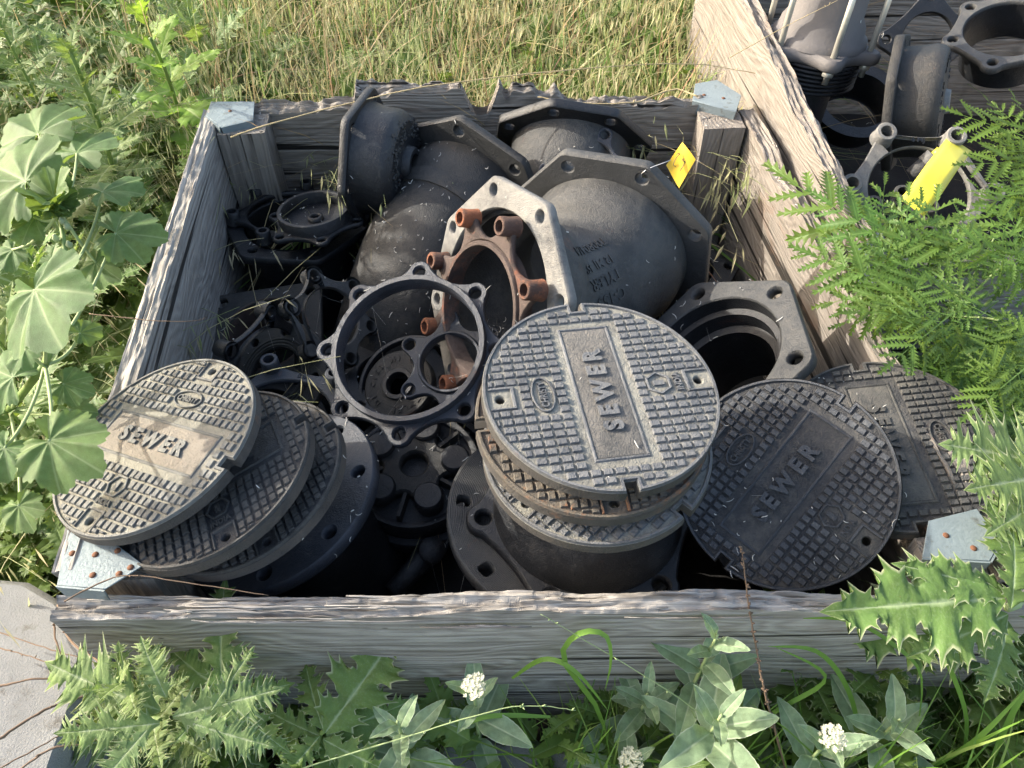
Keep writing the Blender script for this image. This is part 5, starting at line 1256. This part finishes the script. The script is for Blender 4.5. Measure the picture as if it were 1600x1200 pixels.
# wild oat stems with drooping spikelets
def oats(N, area, hmin, hmax, label, seed, mat, tint=(.2, .9), lean=None):
    r = random.Random(seed); mb = MB()
    for _ in range(N):
        while True:
            x, y = r.uniform(area[0], area[1]), r.uniform(area[2], area[3])
            if not in_crate(x, y): break
        H = r.uniform(hmin, hmax); a = r.uniform(0, 2 * pi); d = Vector((cos(a), sin(a), 0)) * H * r.uniform(.15, .7)
        if lean: d += Vector(lean) * H * r.uniform(.2, .8)
        b = Vector((x, y, 0)); tn = r.uniform(*tint)
        P = [b + d * f ** 2.2 + Vector((0, 0, H * (f - .28 * f ** 3))) for f in [i / 8 for i in range(9)]]
        tube(mb, P, [.0016, .0015, .0014, .0013, .0012, .001, .0009, .0007, .0005], 3, False, None, tn)
        for k in range(r.randint(7, 14)):
            f = r.uniform(.55, 1); i = min(7, int(f * 8)); q = P[i].lerp(P[i + 1], f * 8 - i)
            a2 = r.uniform(0, 2 * pi); o = Vector((cos(a2), sin(a2), 0)) * r.uniform(.012, .045) + Vector((0, 0, -r.uniform(0, .03)))
            e = q + o; dn = Vector((o.x * .4, o.y * .4, -.030 - r.uniform(0, .022))); s_ = dn.cross(Vector((r.random(), r.random(), .2))).normalized() * r.uniform(.0028, .0046)
            mb.add([q, e, e + s_ * .12], [(0, 1, 2)], False, None, [tn] * 3)
            mb.add([e, e + dn * .45 + s_, e + dn * 1.3, e + dn * .45 - s_, e + dn * .45 + s_.cross(dn).normalized() * .002], [(0, 1, 4), (1, 2, 4), (2, 3, 4), (3, 0, 4)], False, None, [min(1, tn + .15)] * 5)
    o = mb.build('wild_oats', mat); return tag(o, label, 'oats', kind='stuff')
oats(850, (-1.2, 1.0, 2.12, 3.6), .40, .75, 'drooping seed heads of wild oats behind the back board', 1, G_OAT, lean=(0, -.25, 0))
oats(150, (-1.1, .60, 2.10, 2.30), .55, .74, 'oat heads hanging over the broken top of the back board', 2, G_OAT, (.35, .8), lean=(.05, -.55, 0))
oats(45, (-1.6, -.84, .6, 2.2), .35, .62, 'oat heads among the weeds beside the left wall', 3, G_OAT, lean=(.35, -.1, 0))
oats(40, (-1.5, -.95, 1.9, 2.9), .60, .85, 'tall oats leaning behind the back left corner of the crate', 8, G_OAT)
oats(30, (.70, .95, 2.9, 3.2), .5, .8, 'oats over the far corner of the right crate', 4, G_OAT)
oats(26, (-1.12, -.88, .95, 1.6), .58, .72, 'oat heads drooping over the left wall beside the mallow', 9, G_OAT, lean=(.55, -.35, 0))
oats(50, (.9, 2.0, .1, .9), .3, .5, 'oat stems in the weeds at the lower right', 5, G_GRN)
# undergrowth leaves: one mass of small leaves near the ground
def undergrowth(N, area, label, seed, hmax=.28, smin=.05, smax=.13, mat=L_UND, dens=None):
    r = np.random.default_rng(seed); tm = []
    for me in (THI[0], THI[1], CRE[0], SOW[0]):
        v = np.zeros(len(me.vertices) * 3); me.vertices.foreach_get('co', v); v = v.reshape(-1, 3)
        c = np.zeros(len(me.vertices)); me.attributes['tint'].data.foreach_get('value', c); f = np.array([list(p.vertices) for p in me.polygons]); tm.append((v, f, c))
    V = []; F = []; C = []; off = 0; k = 0
    while k < N:
        x, y = r.uniform(area[0], area[1]), r.uniform(area[2], area[3])
        if in_crate(x, y): continue
        if zc_block(x, y): continue
        k += 1; v, f, c = tm[r.integers(len(tm))]; s = r.uniform(smin, smax)
        e = Euler((r.uniform(-.5, .5), r.uniform(-.9, .35), r.uniform(0, 6.28)), 'XYZ').to_matrix(); M = np.array(e) * s
        V.append(v @ M.T + np.array([x, y, r.uniform(.01, hmax)])); F.append(f + off); C.append(c); off += len(v)
    V = np.concatenate(V); F = np.concatenate(F); C = np.concatenate(C)
    me = bpy.data.meshes.new('undergrowth'); me.vertices.add(len(V)); me.vertices.foreach_set('co', V.ravel()); me.loops.add(F.size); me.loops.foreach_set('vertex_index', F.ravel().astype(np.int32))
    me.polygons.add(len(F)); me.polygons.foreach_set('loop_start', np.arange(0, F.size, 4, dtype=np.int32)); me.update(calc_edges=True)
    me.polygons.foreach_set('use_smooth', np.ones(len(F), bool)); a = me.attributes.new('tint', 'FLOAT', 'POINT'); a.data.foreach_set('value', C); me.materials.append(mat)
    o = bpy.data.objects.new('undergrowth', me); COL.objects.link(o); return tag(o, label, 'weeds', kind='stuff')
def zc_block(x, y): return x < -.62 and y < .60
undergrowth(2600, (-2.3, -.80, .45, 2.9), 'low mixed weed leaves filling the ground left of the crate', 1, .36, .06, .17)
undergrowth(1500, (-2.0, 1.2, 2.12, 3.8), 'scattered broad leaves low in the grass behind the crate', 2, .36, .08, .20)
undergrowth(1500, (-.62, 2.2, -.30, .53), 'dark low weed leaves in front of the crate', 3, .22, .05, .14)
undergrowth(1500, (.92, 2.4, .3, 1.32), 'low weed leaves right of the crate', 4, .38, .05, .14)

# ------------------------------------------------------------------ single foreground grass blades, stems and twigs
def blade(pix, wid, mat, label, name='long_grass', tint=.5, group='long single grass blades in the foreground'):
    P = [at(x, y, z) for x, y, z in pix]; n = 16; Q = []
    for i in range(n + 1):       # catmull-rom
        u = i / n * (len(P) - 1); k = min(len(P) - 2, int(u)); f = u - k; p0 = P[max(0, k - 1)]; p1 = P[k]; p2 = P[k + 1]; p3 = P[min(len(P) - 1, k + 2)]
        Q.append(.5 * ((2 * p1) + (-p0 + p2) * f + (2 * p0 - 5 * p1 + 4 * p2 - p3) * f * f + (-p0 + 3 * p1 - 3 * p2 + p3) * f ** 3))
    mb = MB(); vs = []; col = []
    for i, q in enumerate(Q):
        d = (Q[min(n, i + 1)] - Q[max(0, i - 1)]).normalized(); s_ = d.cross(Vector((0, -.5, 1))).normalized(); w_ = wid * (.5 + .5 * min(1, i / 4)) * (1 - max(0, (i / n - .5) * 2) ** 1.6) + .0002
        vs += [q - s_ * w_, q + Vector((0, 0, -w_ * .35)), q + s_ * w_]; col += [tint] * 3
    mb.add(vs, [(i * 3 + j, i * 3 + j + 1, (i + 1) * 3 + j + 1, (i + 1) * 3 + j) for i in range(n) for j in (0, 1)], True, None, col)
    return tag(mb.build(name, mat), label, 'grass blade', group)
blade([(955, 1190, .1), (935, 1110, .25), (880, 1030, .42), (905, 990, .50), (945, 992, .50), (955, 1030, .46), (945, 1080, .38)], .0045, G_GRN, 'arched green grass blade looping before the front board, centre')
blade([(1100, 1210, .1), (1200, 1120, .25), (1290, 1060, .36), (1210, 1010, .46)], .004, G_GRN, 'green blade curving left behind the dry stem')
blade([(1350, 1200, .1), (1330, 1090, .3), (1280, 1020, .42), (1200, 1010, .46)], .0045, G_GRN, 'broad blade bending left beside the white blossom')
blade([(1255, 965, .50), (1330, 970, .50), (1400, 1010, .46), (1440, 1060, .40), (1430, 1160, .2)], .0032, G_GRN, 'long thin blade arching from the front board to the bottom right')
blade([(1500, 1210, .1), (1510, 1120, .3), (1470, 1010, .5), (1455, 960, .55)], .0045, G_GRN, 'upright blade at the lower right crossing dark shade')
blade([(1540, 1210, .2), (1590, 1100, .35), (1640, 1040, .4)], .0055, G_GRN, 'bright broad blade at the bottom right corner')
blade([(1430, 1210, .15), (1520, 1160, .3), (1600, 1080, .4)], .005, G_GRN, 'lit blade slanting to the right edge at the bottom')
blade([(800, 1060, .3), (850, 1030, .4), (900, 1050, .4), (950, 1110, .3)], .004, G_GRN, 'low blade crossing the foot of the front board')
blade([(860, 1120, .25), (760, 1120, .28), (700, 1150, .2)], .004, G_GRN, 'flat blade lying right of the cream blossom')
def stalk(pix, r0, mat, label, name, cat, tips=0, col=None):
    P = [at(x, y, z) for x, y, z in pix]; Q = []
    for i in range(25):
        u = i / 24 * (len(P) - 1); k = min(len(P) - 2, int(u)); f = u - k; p0 = P[max(0, k - 1)]; p1 = P[k]; p2 = P[k + 1]; p3 = P[min(len(P) - 1, k + 2)]
        Q.append(.5 * ((2 * p1) + (-p0 + p2) * f + (2 * p0 - 5 * p1 + 4 * p2 - p3) * f * f + (-p0 + 3 * p1 - 3 * p2 + p3) * f ** 3) + Vector((RV.uniform(-1, 1), RV.uniform(-1, 1), RV.uniform(-1, 1))) * r0 * .5)
    mb = MB(); tube(mb, Q, [r0 * (1 - .6 * i / 24) * RV.uniform(.85, 1.15) for i in range(25)], 6)
    for k in range(tips):
        i = RV.randint(4, 24); q = Q[i]; d = Vector((RV.uniform(-1, 1), RV.uniform(-1, 1), RV.uniform(.2, 1))).normalized() * RV.uniform(.004, .009); tube(mb, [q, q + d * .5, q + d], [r0 * .5, r0 * .9, r0 * .2], 5)
    return tag(mb.build(name, mat), label, cat)
stalk([(1230, 1210, .2), (1195, 1080, .40), (1172, 960, .52), (1158, 855, .62)], .0024, TWIG, 'brown seed stalk rising in front of the board toward the black lid', 'seeding_weed', 'weed', 60)
stalk([(460, 1205, .3), (640, 1150, .38), (800, 1105, .42), (900, 1110, .40)], .0016, PSTEM, 'thin green stem with buds slanting over the bottom centre', 'budding_weed', 'weed', 9)
stalk([(1190, 1190, .2), (1060, 1090, .38), (930, 1010, .48), (845, 960, .54)], .0012, PSTEM, 'thin grass stem slanting up left across the front board', 'thin_grass', 'grass', 6)
stalk([(360, 215, .62), (420, 195, .64), (640, 140, .68), (900, 108, .70), (1080, 100, .66), (1180, 115, .6)], .0024, DRYST, 'long straw stem bent over the back of the crate', 'bent_straw', 'straw', 4)
stalk([(1090, 150, .60), (1050, 140, .60), (990, 160, .60), (900, 160, .60), (840, 152, .6)], .0028, DRYST, 'dry straw strand lying on the back board top', 'dry_straw', 'straw', 2)
stalk([(0, 290, .6), (110, 60, .75), (160, -20, .8)], .0020, DRYST, 'pale dry grass stalk at the upper left corner', 'thin_grass', 'grass', 3)
stalk([(1140, 90, .75), (1230, 40, .8), (1310, 0, .85)], .0012, DRYST, 'thin straw stem over the upper right crate wall', 'thin_grass', 'grass', 4)
stalk([(140, 490, .56), (230, 500, .575), (300, 502, .572), (325, 495, .50)], .0012, TWIG, 'thin wiry stem lying over the left wall', 'wiry_weed', 'weed', 3)
stalk([(100, 940, .575), (190, 900, .575), (300, 912, .57), (420, 930, .56)], .0014, TWIG, 'dry wiry stem lying along the front board beside the bracket', 'wiry_weed', 'weed', 2)
for k, pl in enumerate([[(-10, 985), (80, 1015), (160, 1040), (200, 1075)], [(-10, 1075), (60, 1060), (140, 1070), (200, 1090)], [(-10, 1160), (70, 1110), (150, 1080), (190, 1050)], [(0, 1200), (110, 1140), (170, 1100)],
        [(95, 940), (85, 990), (110, 1050), (150, 1070)], [(90, 945), (110, 1000), (150, 1030), (185, 1060)], [(-10, 1010), (60, 1030), (130, 1060)], [(20, 1210), (80, 1170), (140, 1160), (200, 1130)]]):
    lab = ['topmost twig arching across the concrete block', 'thin twig crossing the middle of the concrete block', 'twig rising right across the concrete block', 'twig at the lowest corner of the concrete block', 'looped dry stem hanging from the left bracket', 'dry stem running down from the bracket onto the block', 'short twig lying on the concrete block near the left edge', 'brown twig below the concrete block edge'][k]
    stalk([(x, y, .40 + .03 * sin(i + k)) for i, (x, y) in enumerate(pl)], .0014 + .0006 * (k % 3), TWIG, lab, 'dry_twig', 'twig', 3)['group'] = 'dry twigs over the concrete block'
# a few seed husks and bits of pale paper-like leaf on the lids
print('TRIS', sum(len(o.data.polygons) for o in S.objects if o.type == 'MESH'))
